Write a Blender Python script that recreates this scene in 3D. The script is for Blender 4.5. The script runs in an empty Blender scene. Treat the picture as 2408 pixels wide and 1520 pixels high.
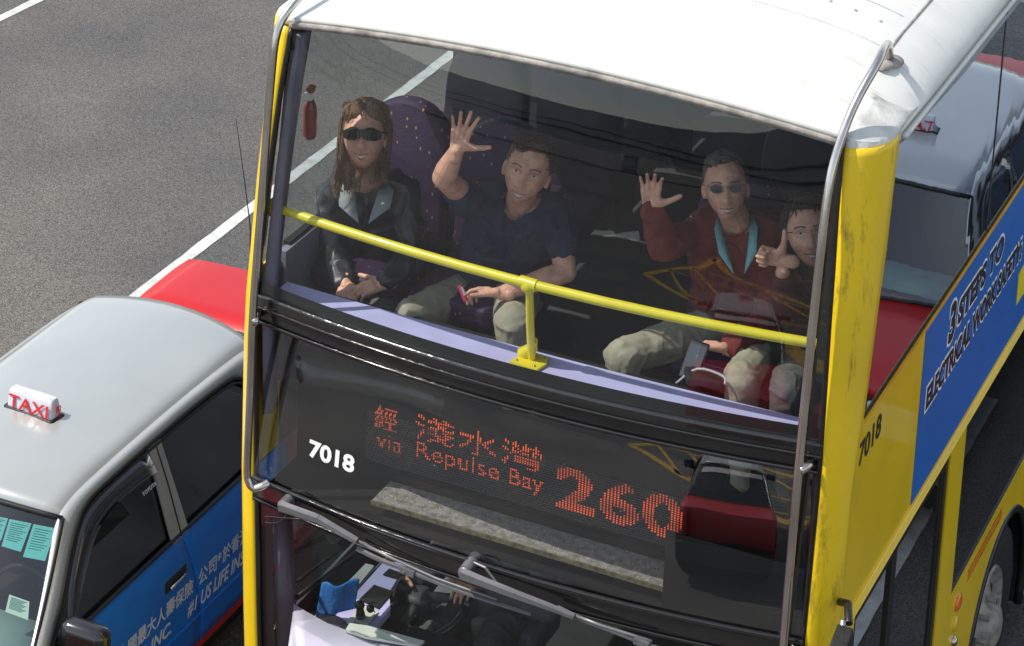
import bpy, bmesh, math, random
from mathutils import Vector, Matrix, noise
from mathutils.bvhtree import BVHTree
random.seed(7)
S = bpy.context.scene
COL = S.collection

# ---------------------------------------------------------------- camera
cam_d = bpy.data.cameras.new("camera"); cam = bpy.data.objects.new("camera", cam_d); COL.objects.link(cam)
S.camera = cam
FPX, YAW, PITCH, ROLL, SX, SY = 6382.1, -0.47, 0.266, -0.025, -390.7, -1406.7
def cam_axes():
    cy, sy = math.cos(YAW), math.sin(YAW); cp, sp = math.cos(PITCH), math.sin(PITCH)
    f = Vector((sy*cp, cy*cp, -sp)); r = Vector((cy, -sy, 0)); d = f.cross(r)
    c, s = math.cos(ROLL), math.sin(ROLL)
    return c*r+s*d, -s*r+c*d, f
cr, cd, cf = cam_axes()
m = Matrix.Identity(4)
for i in range(3):
    m[i][0] = cr[i]; m[i][1] = -cd[i]; m[i][2] = -cf[i]
m[0][3], m[1][3], m[2][3] = 3.547, -8.624, 7.871
cam.matrix_world = m
cam_d.sensor_width = 36; cam_d.lens = FPX/2408*36
cam_d.shift_x = -SX/2408; cam_d.shift_y = SY/2408
cam_d.clip_start = 0.1; cam_d.clip_end = 2000

# ---------------------------------------------------------------- light
SUN = Vector((1.7, 1.0, -2.8)).normalized()          # the way the light travels
w = bpy.data.worlds.new("World"); S.world = w; w.use_nodes = True
nt = w.node_tree; bg = nt.nodes["Background"]; sk = nt.nodes.new("ShaderNodeTexSky")
sk.sky_type = 'NISHITA'; sk.sun_disc = False
sk.sun_elevation = math.asin(-SUN.z); sk.sun_rotation = math.atan2(-SUN.x, -SUN.y)
sk.air_density = 1.2; sk.dust_density = 0.6
hs = nt.nodes.new("ShaderNodeHueSaturation"); hs.inputs["Saturation"].default_value = .55
nt.links.new(sk.outputs[0], hs.inputs["Color"]); nt.links.new(hs.outputs[0], bg.inputs[0]); bg.inputs[1].default_value = 0.15
sd = bpy.data.lights.new("sun", 'SUN'); so = bpy.data.objects.new("sun", sd); COL.objects.link(so)
sd.energy = 3.3; sd.angle = math.radians(0.5); sd.color = (1.0, 0.93, 0.82)
so.rotation_euler = SUN.to_track_quat('-Z', 'Y').to_euler()
S.view_settings.view_transform = 'Standard'; S.view_settings.look = 'None'
S.view_settings.exposure = 0.45; S.view_settings.gamma = 1.0
try: S.view_settings.use_curve_mapping = False
except Exception: pass
S.cycles.max_bounces = 10; S.cycles.transparent_max_bounces = 16; S.cycles.use_denoising = True
S.cycles.caustics_reflective = False; S.cycles.caustics_refractive = False

# ---------------------------------------------------------------- materials
MC = {}
def mat(name, col, rough=0.5, metal=0.0, var=0.12, vs=6.0, bump=0.0, bs=60.0, coat=0.0, col2=None, stretch=(1,1,1), spec=0.5, emit=None, es=0):
    if name in MC: return MC[name]
    mt = bpy.data.materials.new(name); mt.use_nodes = True; MC[name] = mt
    n = mt.node_tree.nodes; l = mt.node_tree.links; b = n["Principled BSDF"]
    b.inputs["Roughness"].default_value = rough; b.inputs["Metallic"].default_value = metal
    b.inputs["Coat Weight"].default_value = coat; b.inputs["Coat Roughness"].default_value = 0.05
    b.inputs["Specular IOR Level"].default_value = spec
    tc = n.new("ShaderNodeTexCoord"); mp = n.new("ShaderNodeMapping"); mp.inputs["Scale"].default_value = stretch
    l.new(tc.outputs["Object"], mp.inputs[0])
    ns = n.new("ShaderNodeTexNoise"); ns.inputs["Scale"].default_value = vs; ns.inputs["Detail"].default_value = 6
    l.new(mp.outputs[0], ns.inputs["Vector"])
    mx = n.new("ShaderNodeMix"); mx.data_type = 'RGBA'
    c2 = col2 or tuple(max(0, c*(1-var*2)) for c in col)
    c1 = col if col2 else tuple(min(1, c*(1+var*.4)) for c in col)
    mx.inputs["A"].default_value = (*c2, 1); mx.inputs["B"].default_value = (*c1, 1)
    rp = n.new("ShaderNodeMapRange"); rp.inputs[1].default_value = .3; rp.inputs[2].default_value = .6
    l.new(ns.outputs["Fac"], rp.inputs[0]); l.new(rp.outputs[0], mx.inputs["Factor"])
    l.new(mx.outputs["Result"], b.inputs["Base Color"])
    if bump:
        nb = n.new("ShaderNodeTexNoise"); nb.inputs["Scale"].default_value = bs; nb.inputs["Detail"].default_value = 4
        l.new(mp.outputs[0], nb.inputs["Vector"])
        bp = n.new("ShaderNodeBump"); bp.inputs["Strength"].default_value = bump; bp.inputs["Distance"].default_value = .01
        l.new(nb.outputs["Fac"], bp.inputs["Height"]); l.new(bp.outputs[0], b.inputs["Normal"])
    if emit:
        b.inputs["Emission Color"].default_value = (*emit, 1); b.inputs["Emission Strength"].default_value = es
    return mt

def glass(name, tint=(.8,.85,.85), refl=2.0, dirt=0.5, dens=30.0, frost=0.03, wave=0.0):
    if name in MC: return MC[name]
    mt = bpy.data.materials.new(name); mt.use_nodes = True; MC[name] = mt
    n = mt.node_tree.nodes; l = mt.node_tree.links; n.remove(n["Principled BSDF"]); out = n["Material Output"]
    tr = n.new("ShaderNodeBsdfTransparent"); tr.inputs[0].default_value = (*tint, 1)
    gl = n.new("ShaderNodeBsdfGlossy"); gl.inputs["Roughness"].default_value = 0.0; gl.inputs[0].default_value = (.95,.97,1,1)
    fr = n.new("ShaderNodeFresnel"); ge = n.new("ShaderNodeNewGeometry"); io = n.new("ShaderNodeMapRange")
    io.inputs[3].default_value = 1.5; io.inputs[4].default_value = 1/1.5        # same thin pane from both faces
    l.new(ge.outputs["Backfacing"], io.inputs[0]); l.new(io.outputs[0], fr.inputs[0])
    mu = n.new("ShaderNodeMath"); mu.operation = 'MULTIPLY'; mu.inputs[1].default_value = refl; mu.use_clamp = True
    l.new(fr.outputs[0], mu.inputs[0])
    m1 = n.new("ShaderNodeMixShader"); l.new(mu.outputs[0], m1.inputs[0]); l.new(tr.outputs[0], m1.inputs[1]); l.new(gl.outputs[0], m1.inputs[2])
    if wave:
        tw = n.new("ShaderNodeTexCoord"); nw_ = n.new("ShaderNodeTexNoise"); nw_.inputs["Scale"].default_value = 4.5; nw_.inputs["Detail"].default_value = 1
        bw = n.new("ShaderNodeBump"); bw.inputs["Strength"].default_value = 1; bw.inputs["Distance"].default_value = wave
        l.new(tw.outputs["Object"], nw_.inputs["Vector"]); l.new(nw_.outputs["Fac"], bw.inputs["Height"]); l.new(bw.outputs[0], gl.inputs["Normal"])
    df = n.new("ShaderNodeBsdfDiffuse"); df.inputs[0].default_value = (.62,.62,.6,1)
    tc = n.new("ShaderNodeTexCoord")
    vo = n.new("ShaderNodeTexVoronoi"); vo.inputs["Scale"].default_value = dens; l.new(tc.outputs["Object"], vo.inputs["Vector"])
    sep = n.new("ShaderNodeSeparateColor"); l.new(vo.outputs["Color"], sep.inputs[0])
    # speck radius varies by cell; most cells hold none
    mr = n.new("ShaderNodeMapRange"); mr.inputs[1].default_value = .62; mr.inputs[2].default_value = 1.0; mr.inputs[3].default_value = 0.0; mr.inputs[4].default_value = .085
    l.new(sep.outputs[0], mr.inputs[0])
    lt = n.new("ShaderNodeMath"); lt.operation = 'LESS_THAN'; l.new(vo.outputs["Distance"], lt.inputs[0]); l.new(mr.outputs[0], lt.inputs[1])
    ns = n.new("ShaderNodeTexNoise"); ns.inputs["Scale"].default_value = 2.2; ns.inputs["Detail"].default_value = 7; l.new(tc.outputs["Object"], ns.inputs["Vector"])
    m2 = n.new("ShaderNodeMath"); m2.operation = 'MULTIPLY'; m2.inputs[1].default_value = dirt
    nc = n.new("ShaderNodeTexNoise"); nc.inputs["Scale"].default_value = 3.1; nc.inputs["Detail"].default_value = 3; l.new(tc.outputs["Object"], nc.inputs["Vector"])
    ncm = n.new("ShaderNodeMapRange"); ncm.inputs[1].default_value = .48; ncm.inputs[2].default_value = .68; l.new(nc.outputs["Fac"], ncm.inputs[0])
    mm = n.new("ShaderNodeMath"); mm.operation = 'MULTIPLY'; l.new(lt.outputs[0], mm.inputs[0]); l.new(ncm.outputs[0], mm.inputs[1]); l.new(mm.outputs[0], m2.inputs[0])
    nf = n.new("ShaderNodeMapRange"); nf.inputs[1].default_value = .35; nf.inputs[2].default_value = .75; nf.inputs[3].default_value = frost*.3; nf.inputs[4].default_value = frost*1.6
    l.new(ns.outputs["Fac"], nf.inputs[0])
    ad = n.new("ShaderNodeMath"); ad.operation = 'MAXIMUM'; l.new(m2.outputs[0], ad.inputs[0]); l.new(nf.outputs[0], ad.inputs[1])
    m3 = n.new("ShaderNodeMixShader"); l.new(ad.outputs[0], m3.inputs[0]); l.new(m1.outputs[0], m3.inputs[1]); l.new(df.outputs[0], m3.inputs[2])
    l.new(m3.outputs[0], out.inputs[0])
    return mt

# ---------------------------------------------------------------- mesh helpers
OFF = {}
def base(o): return OFF.get(o.name if o else None, Vector((0,0,0)))
def tag(o, label=None, cat=None, group=None, kind=None):
    if label: o["label"] = label
    if cat: o["category"] = cat
    if group: o["group"] = group
    if kind: o["kind"] = kind
    return o
def thing(name, loc, label, cat, group=None):
    o = bpy.data.objects.new(name, None); COL.objects.link(o); o.location = loc; o.empty_display_size = .1
    OFF[o.name] = Vector(loc); return tag(o, label, cat, group)
def link(name, me, mt, parent, smooth=False):
    o = bpy.data.objects.new(name, me); COL.objects.link(o)
    b = base(parent)
    if parent:
        me.transform(Matrix.Translation(-b)); o.parent = parent
    OFF[o.name] = b
    for x in (mt if isinstance(mt, (list, tuple)) else [mt]): me.materials.append(x)
    if smooth:
        for p in me.polygons: p.use_smooth = True
        if smooth != True:
            me.set_sharp_from_angle(angle=math.radians(smooth))
    return o
class B:
    """collects shapes given in world coordinates and links them as one mesh"""
    def __init__(s): s.v = []; s.f = []; s.mi = []; s.cm = 0
    def add(s, vs, fs):
        k = len(s.v); s.v += [tuple(v) for v in vs]; s.f += [tuple(i+k for i in f) for f in fs]; s.mi += [s.cm]*len(fs); return s
    def box(s, a, b):
        x0,y0,z0 = a; x1,y1,z1 = b
        return s.add([(x0,y0,z0),(x1,y0,z0),(x1,y1,z0),(x0,y1,z0),(x0,y0,z1),(x1,y0,z1),(x1,y1,z1),(x0,y1,z1)],
              [(0,3,2,1),(4,5,6,7),(0,1,5,4),(1,2,6,5),(2,3,7,6),(3,0,4,7)])
    def obox(s, c, ax, ay, az):
        c = Vector(c); ax, ay, az = map(Vector, (ax, ay, az)); vs = []
        for k in (-1,1):
            for i, j in ((-1,-1),(1,-1),(1,1),(-1,1)): vs.append(c+ax*i+ay*j+az*k)
        return s.add(vs, [(0,3,2,1),(4,5,6,7),(0,1,5,4),(1,2,6,5),(2,3,7,6),(3,0,4,7)])
    def tube(s, pts, r, n=12, cap=True):
        pts = [Vector(p) for p in pts]; N = len(pts); rr = r if isinstance(r, (list, tuple)) else [r]*N
        ref = None; vs = []
        for i, p in enumerate(pts):
            d = (pts[min(i+1,N-1)]-pts[max(i-1,0)]).normalized()
            if ref is None: ref = d.orthogonal().normalized()
            ref = (ref - d*ref.dot(d)).normalized(); q = d.cross(ref)
            vs += [p+(ref*math.cos(2*math.pi*k/n)+q*math.sin(2*math.pi*k/n))*rr[i] for k in range(n)]
        fs = [(i*n+k, i*n+(k+1)%n, (i+1)*n+(k+1)%n, (i+1)*n+k) for i in range(N-1) for k in range(n)]
        if cap: fs += [tuple(range(n))[::-1], tuple((N-1)*n+k for k in range(n))]
        return s.add(vs, fs)
    def grid(s, nu, nv, fn):
        vs = [fn(i/(nu-1), j/(nv-1)) for j in range(nv) for i in range(nu)]
        return s.add(vs, [(j*nu+i, j*nu+i+1, (j+1)*nu+i+1, (j+1)*nu+i) for j in range(nv-1) for i in range(nu-1)])
    def rows(s, rws):
        nu = len(rws[0]); vs = [p for r in rws for p in r]
        return s.add(vs, [(j*nu+i, j*nu+i+1, (j+1)*nu+i+1, (j+1)*nu+i) for j in range(len(rws)-1) for i in range(nu-1)])
    def prism(s, pts, d):
        """closed outline pts pushed along vector d"""
        d = Vector(d); n = len(pts); a = [Vector(p) for p in pts]; vs = a+[p+d for p in a]
        return s.add(vs, [tuple(range(n))[::-1], tuple(range(n, 2*n))]+[(i, (i+1)%n, n+(i+1)%n, n+i) for i in range(n)])
    def ball(s, c, r, n=16, mrot=None):
        c = Vector(c); r = Vector(r) if not isinstance(r, (int, float)) else Vector((r,r,r)); vs = []
        h = n//2
        for j in range(h+1):
            for i in range(n):
                ph = math.pi*j/h; th = 2*math.pi*i/n
                d = Vector((r.x*math.sin(ph)*math.cos(th), r.y*math.sin(ph)*math.sin(th), r.z*math.cos(ph)))
                vs.append(c+(mrot@d if mrot else d))
        return s.add(vs, [(j*n+i, j*n+(i+1)%n, (j+1)*n+(i+1)%n, (j+1)*n+i) for j in range(h) for i in range(n)])
    def mesh(s, name):
        me = bpy.data.meshes.new(name); me.from_pydata(s.v, [], s.f)
        if any(s.mi):
            for p, i in zip(me.polygons, s.mi): p.material_index = i
        bm = bmesh.new(); bm.from_mesh(me); bmesh.ops.remove_doubles(bm, verts=bm.verts, dist=1e-5)
        bmesh.ops.recalc_face_normals(bm, faces=bm.faces); bm.to_mesh(me); bm.free(); return me
    def build(s, name, mt, parent=None, smooth=False, solid=0, bevel=0):
        o = link(name, s.mesh(name), mt, parent, smooth)
        if solid:
            md = o.modifiers.new("solid", 'SOLIDIFY'); md.thickness = solid; md.offset = 0
        if bevel:
            md = o.modifiers.new("bevel", 'BEVEL'); md.width = bevel; md.segments = 3; md.limit_method = 'ANGLE'
        return o
def interp(x, xs, ys):
    if x <= xs[0]: return ys[0]
    for i in range(len(xs)-1):
        if x <= xs[i+1]: t = (x-xs[i])/(xs[i+1]-xs[i]); return ys[i]+(ys[i+1]-ys[i])*t
    return ys[-1]
def smoothpts(pts, k=3):
    """Catmull-Rom through pts"""
    P_ = [Vector(p) for p in pts]; out = []
    for i in range(len(P_)-1):
        a = P_[max(i-1,0)]; b = P_[i]; c = P_[i+1]; d = P_[min(i+2, len(P_)-1)]
        for j in range(k):
            t = j/k; out.append(.5*((2*b)+(c-a)*t+(2*a-5*b+4*c-d)*t*t+(3*b-a-3*c+d)*t**3))
    return out+[P_[-1]]
def text_mesh(txt, bold=0.0, shear=0.0):
    cu = bpy.data.curves.new("lettering", 'FONT'); cu.body = txt; cu.offset = bold; cu.shear = shear; cu.resolution_u = 3
    o = bpy.data.objects.new("tmp", cu); COL.objects.link(o); bpy.context.view_layer.update()
    dg = bpy.context.evaluated_depsgraph_get(); me = bpy.data.meshes.new_from_object(o.evaluated_get(dg))
    bpy.data.objects.remove(o)
    for p in me.polygons: p.use_smooth = False
    return me
def text_on(name, txt, o, u, v, width, height, mt, parent, bold=0.0, shear=0.0, lift=0.002, fn=None, thick=.0012):
    """lettering fitted to width x height at origin o, running along u with up v"""
    me = text_mesh(txt, bold, shear); xs = [p.co.x for p in me.vertices]; ys = [p.co.y for p in me.vertices]
    x0, x1, y0, y1 = min(xs), max(xs), min(ys), max(ys); u = Vector(u).normalized(); v = Vector(v).normalized(); nn = u.cross(v)
    o = Vector(o)
    for p in me.vertices:
        q = o+u*((p.co.x-x0)/(x1-x0)*width)+v*((p.co.y-y0)/(y1-y0)*height)
        p.co = fn(q)+nn*lift if fn else q+nn*lift
    me.update(); ob = link(name, me, mt, parent)
    md = ob.modifiers.new("solid", 'SOLIDIFY'); md.thickness = thick; md.offset = 1
    return ob
def copy_tree(o, loc, parent=None):
    c = o.copy(); COL.objects.link(c)
    if parent: c.parent = parent
    else: c.location = loc
    for ch in list(o.children): copy_tree(ch, None, c)
    return c
# ---------------------------------------------------------------- ground
GZ = -0.1
asphalt = mat("asphalt", (.132,.122,.108), .82, var=.1, vs=.42, bump=.6, bs=140, col2=(.066,.066,.071))  # broad warm patches imitate soft reflected light, put into the road colour
def speckle(mt, scale, amt):
    n = mt.node_tree.nodes; l = mt.node_tree.links; b = n["Principled BSDF"]; src = b.inputs["Base Color"].links[0].from_socket
    tc = n.new("ShaderNodeTexCoord"); ns = n.new("ShaderNodeTexNoise"); ns.inputs["Scale"].default_value = scale; ns.inputs["Detail"].default_value = 2
    l.new(tc.outputs["Object"], ns.inputs["Vector"])
    mr = n.new("ShaderNodeMapRange"); mr.inputs[1].default_value = .3; mr.inputs[2].default_value = .7; mr.inputs[3].default_value = 1-amt; mr.inputs[4].default_value = 1+amt
    l.new(ns.outputs["Fac"], mr.inputs[0])
    vm = n.new("ShaderNodeVectorMath"); vm.operation = 'SCALE'; l.new(src, vm.inputs[0]); l.new(mr.outputs[0], vm.inputs["Scale"])
    l.new(vm.outputs[0], b.inputs["Base Color"])
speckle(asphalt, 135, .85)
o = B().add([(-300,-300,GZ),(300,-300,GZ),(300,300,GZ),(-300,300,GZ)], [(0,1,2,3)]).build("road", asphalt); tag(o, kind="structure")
linep = mat("road_line_paint", (.60,.62,.60), .7, var=.12, vs=9, bump=.3, bs=90); speckle(linep, 70, .12)
yellowp = mat("yellow_road_paint", (.62,.38,.05), .7, var=.2, vs=5)
def strip(b, x0, y0, x1, y1, wd, jag=.006):
    d = Vector((x1-x0, y1-y0, 0)); n = Vector((-d.y, d.x, 0)).normalized()*wd/2; L = d.length; k = max(2, int(min(L*8, 400)))
    r = random.Random(int(x0*100+y0)); rw = []
    for i in range(k+1):
        p = Vector((x0,y0,GZ+.004))+d*i/k; rw.append([p-n*(1+r.uniform(-1,1)*jag/wd*2), p+n*(1+r.uniform(-1,1)*jag/wd*2)])
    b.rows(rw)
for i, (a, bb) in enumerate([((-4.555,1.0),(-4.555,45)), ((-8.315,3),(-7.08,21)), ((1.975,2),(2.0,6.05))]):
    q = B(); strip(q, *a, *bb, .088, .004); tag(q.build("lane_line", linep), kind="structure")
q = B()
A0 = Vector((-2.2,-17.6)); A1 = Vector((-.2,-22.0)); A2 = Vector((3.2,-9.8)); A3 = A1+(A2-A0)
for a, c in ((A0,A1),(A0,A2),(A1,A3),(A2,A3)): strip(q, a.x, a.y, c.x, c.y, .3)
for k in range(1, 3):
    t = k/3
    a = A0.lerp(A1, t); c = A0.lerp(A2, t); strip(q, a.x, a.y, c.x, c.y, .12)
    a = A1.lerp(A3, t); c = A2.lerp(A3, t); strip(q, a.x, a.y, c.x, c.y, .12)
    a = A0.lerp(A1, t); c = A3.lerp(A1, t) ; strip(q, a.x, a.y, c.x, c.y, .12)
    a = A2.lerp(A3, t); c = A2.lerp(A0, t) ; strip(q, a.x, a.y, c.x, c.y, .12)
tag(q.build("yellow_box_marking", yellowp), kind="structure")
q = B(); strip(q, -4.5,-20.9, -3.3,-22.2, .14); tag(q.build("short_white_line", linep), kind="structure")

# ---------------------------------------------------------------- bus
YEL = (.90,.61,.008)
m_yel = mat("yellow_paint", YEL, .32, var=.05, vs=3, coat=.35, bump=.05, bs=12)
m_yeld = mat("scuffed_yellow_paint", YEL, .4, var=.05, vs=3, coat=.2)
def smudge(mt, sc, stretch, lo, hi, dark):
    n = mt.node_tree.nodes; l = mt.node_tree.links; b = n["Principled BSDF"]; src = b.inputs["Base Color"].links[0].from_socket
    tc = n.new("ShaderNodeTexCoord"); mp = n.new("ShaderNodeMapping"); mp.inputs["Scale"].default_value = stretch
    ns = n.new("ShaderNodeTexNoise"); ns.inputs["Scale"].default_value = sc; ns.inputs["Detail"].default_value = 8; ns.inputs["Roughness"].default_value = .75
    l.new(tc.outputs["Object"], mp.inputs[0]); l.new(mp.outputs[0], ns.inputs["Vector"])
    mr = n.new("ShaderNodeMapRange"); mr.inputs[1].default_value = lo; mr.inputs[2].default_value = hi; l.new(ns.outputs["Fac"], mr.inputs[0])
    mx = n.new("ShaderNodeMix"); mx.data_type = 'RGBA'; mx.inputs["B"].default_value = (*dark, 1)
    l.new(src, mx.inputs["A"]); l.new(mr.outputs[0], mx.inputs["Factor"]); l.new(mx.outputs["Result"], b.inputs["Base Color"])
smudge(m_yeld, 9, (1,1,.25), .56, .72, (.12,.09,.03))
m_white = mat("white_roof_paint", (.72,.72,.68), .45, var=.05, vs=4, coat=.1, bump=.02, bs=25)
smudge(m_white, 4.0, (1,3.5,1), .56, .86, (.40,.37,.29))
m_cap = mat("scuffed_white_corner", (.62,.62,.58), .5, var=.12, vs=12, bump=.5, bs=30)
smudge(m_cap, 11, (1,1,.5), .55, .75, (.08,.08,.06))
m_seal = mat("weathered_grey_seal", (.36,.33,.30), .7, var=.25, vs=14, bump=.4, bs=50)
m_blk = mat("black_rubber", (.012,.012,.012), .35, var=.2, vs=20, bump=.15, bs=80)
m_blkg = mat("glossy_black_frame", (.016,.015,.015), .12, var=.1, vs=9, bump=.25, bs=14, coat=.5)
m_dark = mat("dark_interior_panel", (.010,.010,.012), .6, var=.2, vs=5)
m_case = mat("display_case_black", (.006,.006,.006), .7, var=.2, vs=5)
m_lil = mat("lilac_panel", (.50,.49,.80), .5, var=.05, vs=8)
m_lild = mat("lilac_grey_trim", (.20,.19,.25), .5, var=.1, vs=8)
m_chrome = mat("brushed_steel", (.60,.56,.52), .22, metal=1, var=.12, vs=18, stretch=(1,1,.2))
m_rail = mat("yellow_rail_paint", (.78,.66,.03), .3, var=.04, vs=9, coat=.4)
m_ext = mat("red_paint", (.22,.012,.012), .35, var=.1, coat=.3)
m_floor = mat("bus_floor", (.06,.06,.07), .7)
m_ceil = mat("pale_ceiling_panel", (.30,.31,.33), .6, var=.08)
m_seat = mat("purple_seat_fabric", (.034,.009,.055), .65, var=.15, vs=20, bump=.3, bs=120)
def speckles(mt, sc, colr, thr=.1):
    n = mt.node_tree.nodes; l = mt.node_tree.links; b = n["Principled BSDF"]; src = b.inputs["Base Color"].links[0].from_socket
    tc = n.new("ShaderNodeTexCoord"); mp = n.new("ShaderNodeMapping"); mp.inputs["Scale"].default_value = (1.6,1,.8)
    vo = n.new("ShaderNodeTexVoronoi"); vo.inputs["Scale"].default_value = sc; l.new(tc.outputs["Object"], mp.inputs[0]); l.new(mp.outputs[0], vo.inputs["Vector"])
    lt = n.new("ShaderNodeMath"); lt.operation = 'LESS_THAN'; lt.inputs[1].default_value = thr; l.new(vo.outputs["Distance"], lt.inputs[0])
    mx = n.new("ShaderNodeMix"); mx.data_type = 'RGBA'; mx.inputs["B"].default_value = (*colr, 1)
    l.new(src, mx.inputs["A"]); l.new(lt.outputs[0], mx.inputs["Factor"]); l.new(mx.outputs["Result"], b.inputs["Base Color"])
speckles(m_seat, 22, (.45,.28,.10), .13)
g_up = glass("windscreen_glass", (.90,.93,.93), 1.5, .5, 34, .006, .0006)
g_low = glass("display_glass", (.85,.86,.86), 2.9, .5, 34, .002, .0006)
g_cab = glass("cab_windscreen_glass", (.92,.94,.94), .75, .4, 34, .003)
g_side = glass("tinted_side_glass", (.35,.37,.38), 3.0, .3, 20, .012, .0006)
g_door = glass("door_pane_glass", (.28,.30,.31), 2.0, .3, 20, .012)
g_left = glass("clear_side_glass", (.74,.78,.77), 1.6, .3, 20, .03)

bus = thing("double_decker_bus", (0, 5.5, GZ), "yellow and white double-decker bus numbered 7018 with passengers waving behind its upper windscreen", "bus")

def P(z): return interp(z, [.3,.8,1.4,2.04,2.82,3.3,3.7,3.95,4.1,4.3], [.12,.07,.03,0,-.01,.04,.10,.155,.2,.3])
def XI(z): return interp(z, [1.0,2.04,2.8,3.4,3.95], [1.15,1.16,1.175,1.15,1.12])
BOW = .12
def F(x, z, bow=BOW): return P(z)-bow*(1-min(1,(x/1.15)**2))
def E(z): return interp(z, [1.0,2.04,2.6,2.86,3.5,3.9], [.09,.09,.12,.19,.24,.22])
def corner(z, sx):
    xi = XI(z); p = P(z); e = E(z)
    pts = []
    for k in range(9):
        a = k/8*math.pi/2
        pts.append((sx*(xi+(1.25-xi)*math.sin(a)), p+e*(1-math.cos(a)), z))
    return pts
ZS = [.3,.6,1.0,1.4,1.8,2.04,2.3,2.6,2.82,3.0,3.3,3.5,3.7,3.84,3.90,3.93]
for sx in (-1, 1):
    B().rows([corner(z, sx) for z in ZS]).build("corner_pillar", m_yeld if sx > 0 else m_yel, bus, True, solid=.02)
    # black edge trim where the pillar meets the glass
    B().tube([(sx*(XI(z)-.008), P(z)-.004, z) for z in ZS+[3.93]], .011, 8).build("pillar_trim", m_blk, bus, True)

# roof
def top_edge():
    pts = []
    for k in range(9):
        a = (8-k)/8*math.pi/2; pts.append((-(1.12+.13*math.sin(a)), .155+.22*(1-math.cos(a)), 3.955-.03*math.sin(a)))
    for k in range(1, 40):
        x = -1.12+2.24*k/40; zt = 3.955+.10*(1-(x/1.15)**2); pts.append((x, F(x, zt), zt))
    for k in range(9):
        a = k/8*math.pi/2; pts.append((1.12+.13*math.sin(a), .155+.22*(1-math.cos(a)), 3.955-.03*math.sin(a)))
    return pts
TE = top_edge()
def roofz(x): return 3.925+.30*max(0, 1-abs(x/1.25)**2.6)**.62
rws = []
LV = [0,.01,.03,.07,.13,.2,.3,.42,.5,.55,.58,.6,.8,1.1,2,3,4,6,8,11]
for d in LV:
    r = []
    for (x, y, z) in TE:
        t = min(1, d/.95); k = 1-(1-t)**2.1
        lip = .012*math.exp(-((d-.52)/.03)**2)
        r.append((x, y+d, z+(roofz(x)-z)*k+lip*(abs(x)<1.08)))
    rws.append(r)
B().rows(rws).build("roof", m_white, bus, True, solid=.03)
# seams and rivets on the roof
def on_roof(x, y, dz=.004):
    best = None
    xs = [p[0] for p in TE]; y0 = interp(x, xs, [p[1] for p in TE]); z0 = interp(x, xs, [p[2] for p in TE]); d = y-y0; t = min(1, max(0, d/.95)); k = 1-(1-t)**2.1
    return Vector((x, y, z0+(roofz(x)-z0)*k+dz))
q = B()
q.tube([on_roof(1.085, y, .015) for y in [.72,.9,1.2,1.6,2.2,3,4,6,9]], .006, 6)
q.tube([on_roof(-1.085, y, .015) for y in [.72,.9,1.2,1.6,2.2,3,4,6,9]], .006, 6)
q.build("roof_seam", m_seal, bus, True)
for k in range(22):
    x = -1.0+2.0*k/21; B().ball(on_roof(x, F(x, 4)+.80, .012), (.011,.011,.006), 8).build("rivet", m_seal, bus, True)
q = B()
for yo in (.62, .93): q.tube([on_roof(x, F(x, 4)+yo, .0125) for x in [-1.05+.0525*i for i in range(41)]], .0035, 6)
q.build("roof_joint", m_seal, bus, True)
# rain gutter above the side windows
for sx in (-1, 1):
    B().tube([(sx*1.262, y, 3.90) for y in [.42,.6,1,2,4,7,11]], .012, 8).build("rain_gutter", m_white, bus, True)
# painted corner caps
rr = []
for d in (-.05, 0, .04, .09, .15, .21, .26, .30):
    r = []
    for i, (x, y, z) in enumerate(TE[-9:]):
        dd0 = max(d, 0); t = min(1, dd0/.95); k = 1-(1-t)**2.1
        if d < 0:
            drop = .05+.045*math.sin(math.pi*i/8); r.append((x*1.004, y-.008, z-drop))
        else: r.append((x+.004*(i>4), y+dd0*(1-.25*(i/8)), z+(roofz(x)-z)*k+.012+.01*min(1,dd0/.1)))
    rr.append(r)
B().rows(rr).build("corner_cap", m_cap, bus, True, solid=.008)
# seal under the roof edge
B().rows([[(x, y-.006, z-.028) for (x, y, z) in TE[8:-8]], [(x, y-.010, z-.004) for (x, y, z) in TE[8:-8]]]).build("roof_seal", m_seal, bus, True, solid=.014)

# windscreens
def patch(z0, z1, bow=BOW, off=0, nx=41, nz=13, xs=None, yt=None, crown=0, x0=None, x1=None):
    def fn(u, v):
        z = z0+(z1-z0)*v
        xa = -(XI(z)-.005) if x0 is None else x0; xb = XI(z)-.005 if x1 is None else x1
        x = xa+(xb-xa)*u; zz = z+v*crown*(1-(x/1.15)**2)
        y = F(x, zz, bow)+off+(yt(v) if yt else 0)
        return (x, y, zz)
    return B().grid(nx, nz, fn)
patch(2.845, 3.935, crown=.10, off=.004).build("upper_windscreen", g_up, bus, True)
patch(2.838, 2.895, off=.010, nz=3).build("windscreen_border", m_case, bus, True)
patch(2.80, 2.85, off=-.004, nz=5).build("rubber_seal", m_blkg, bus, True, solid=.02)
patch(2.735, 2.80, off=.004, nz=5).build("rubber_seal", m_blkg, bus, True, solid=.02)
patch(2.792, 2.804, off=-.014, nz=3).build("seal_bead", m_blkg, bus, True, solid=.006)
patch(2.725, 2.739, off=-.010, nz=3).build("seal_bead", m_blkg, bus, True, solid=.006)
patch(2.845, 3.93, crown=.10, off=.010, nx=5, x0=1.105, x1=1.14).build("windscreen_border", m_case, bus, True)
patch(.95, 1.94, off=.008, nx=5, x0=-1.145, x1=-1.075).build("windscreen_border", m_case, bus, True)
patch(.95, 1.94, off=.008, nx=5, x0=1.04, x1=1.145).build("windscreen_border", m_case, bus, True)
TILT = lambda v: -.02+.112*v-.01*(1-(2*v-1)**2)
patch(2.04, 2.735, bow=.12, yt=TILT, nz=25).build("lower_windscreen", g_low, bus, True)
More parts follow.
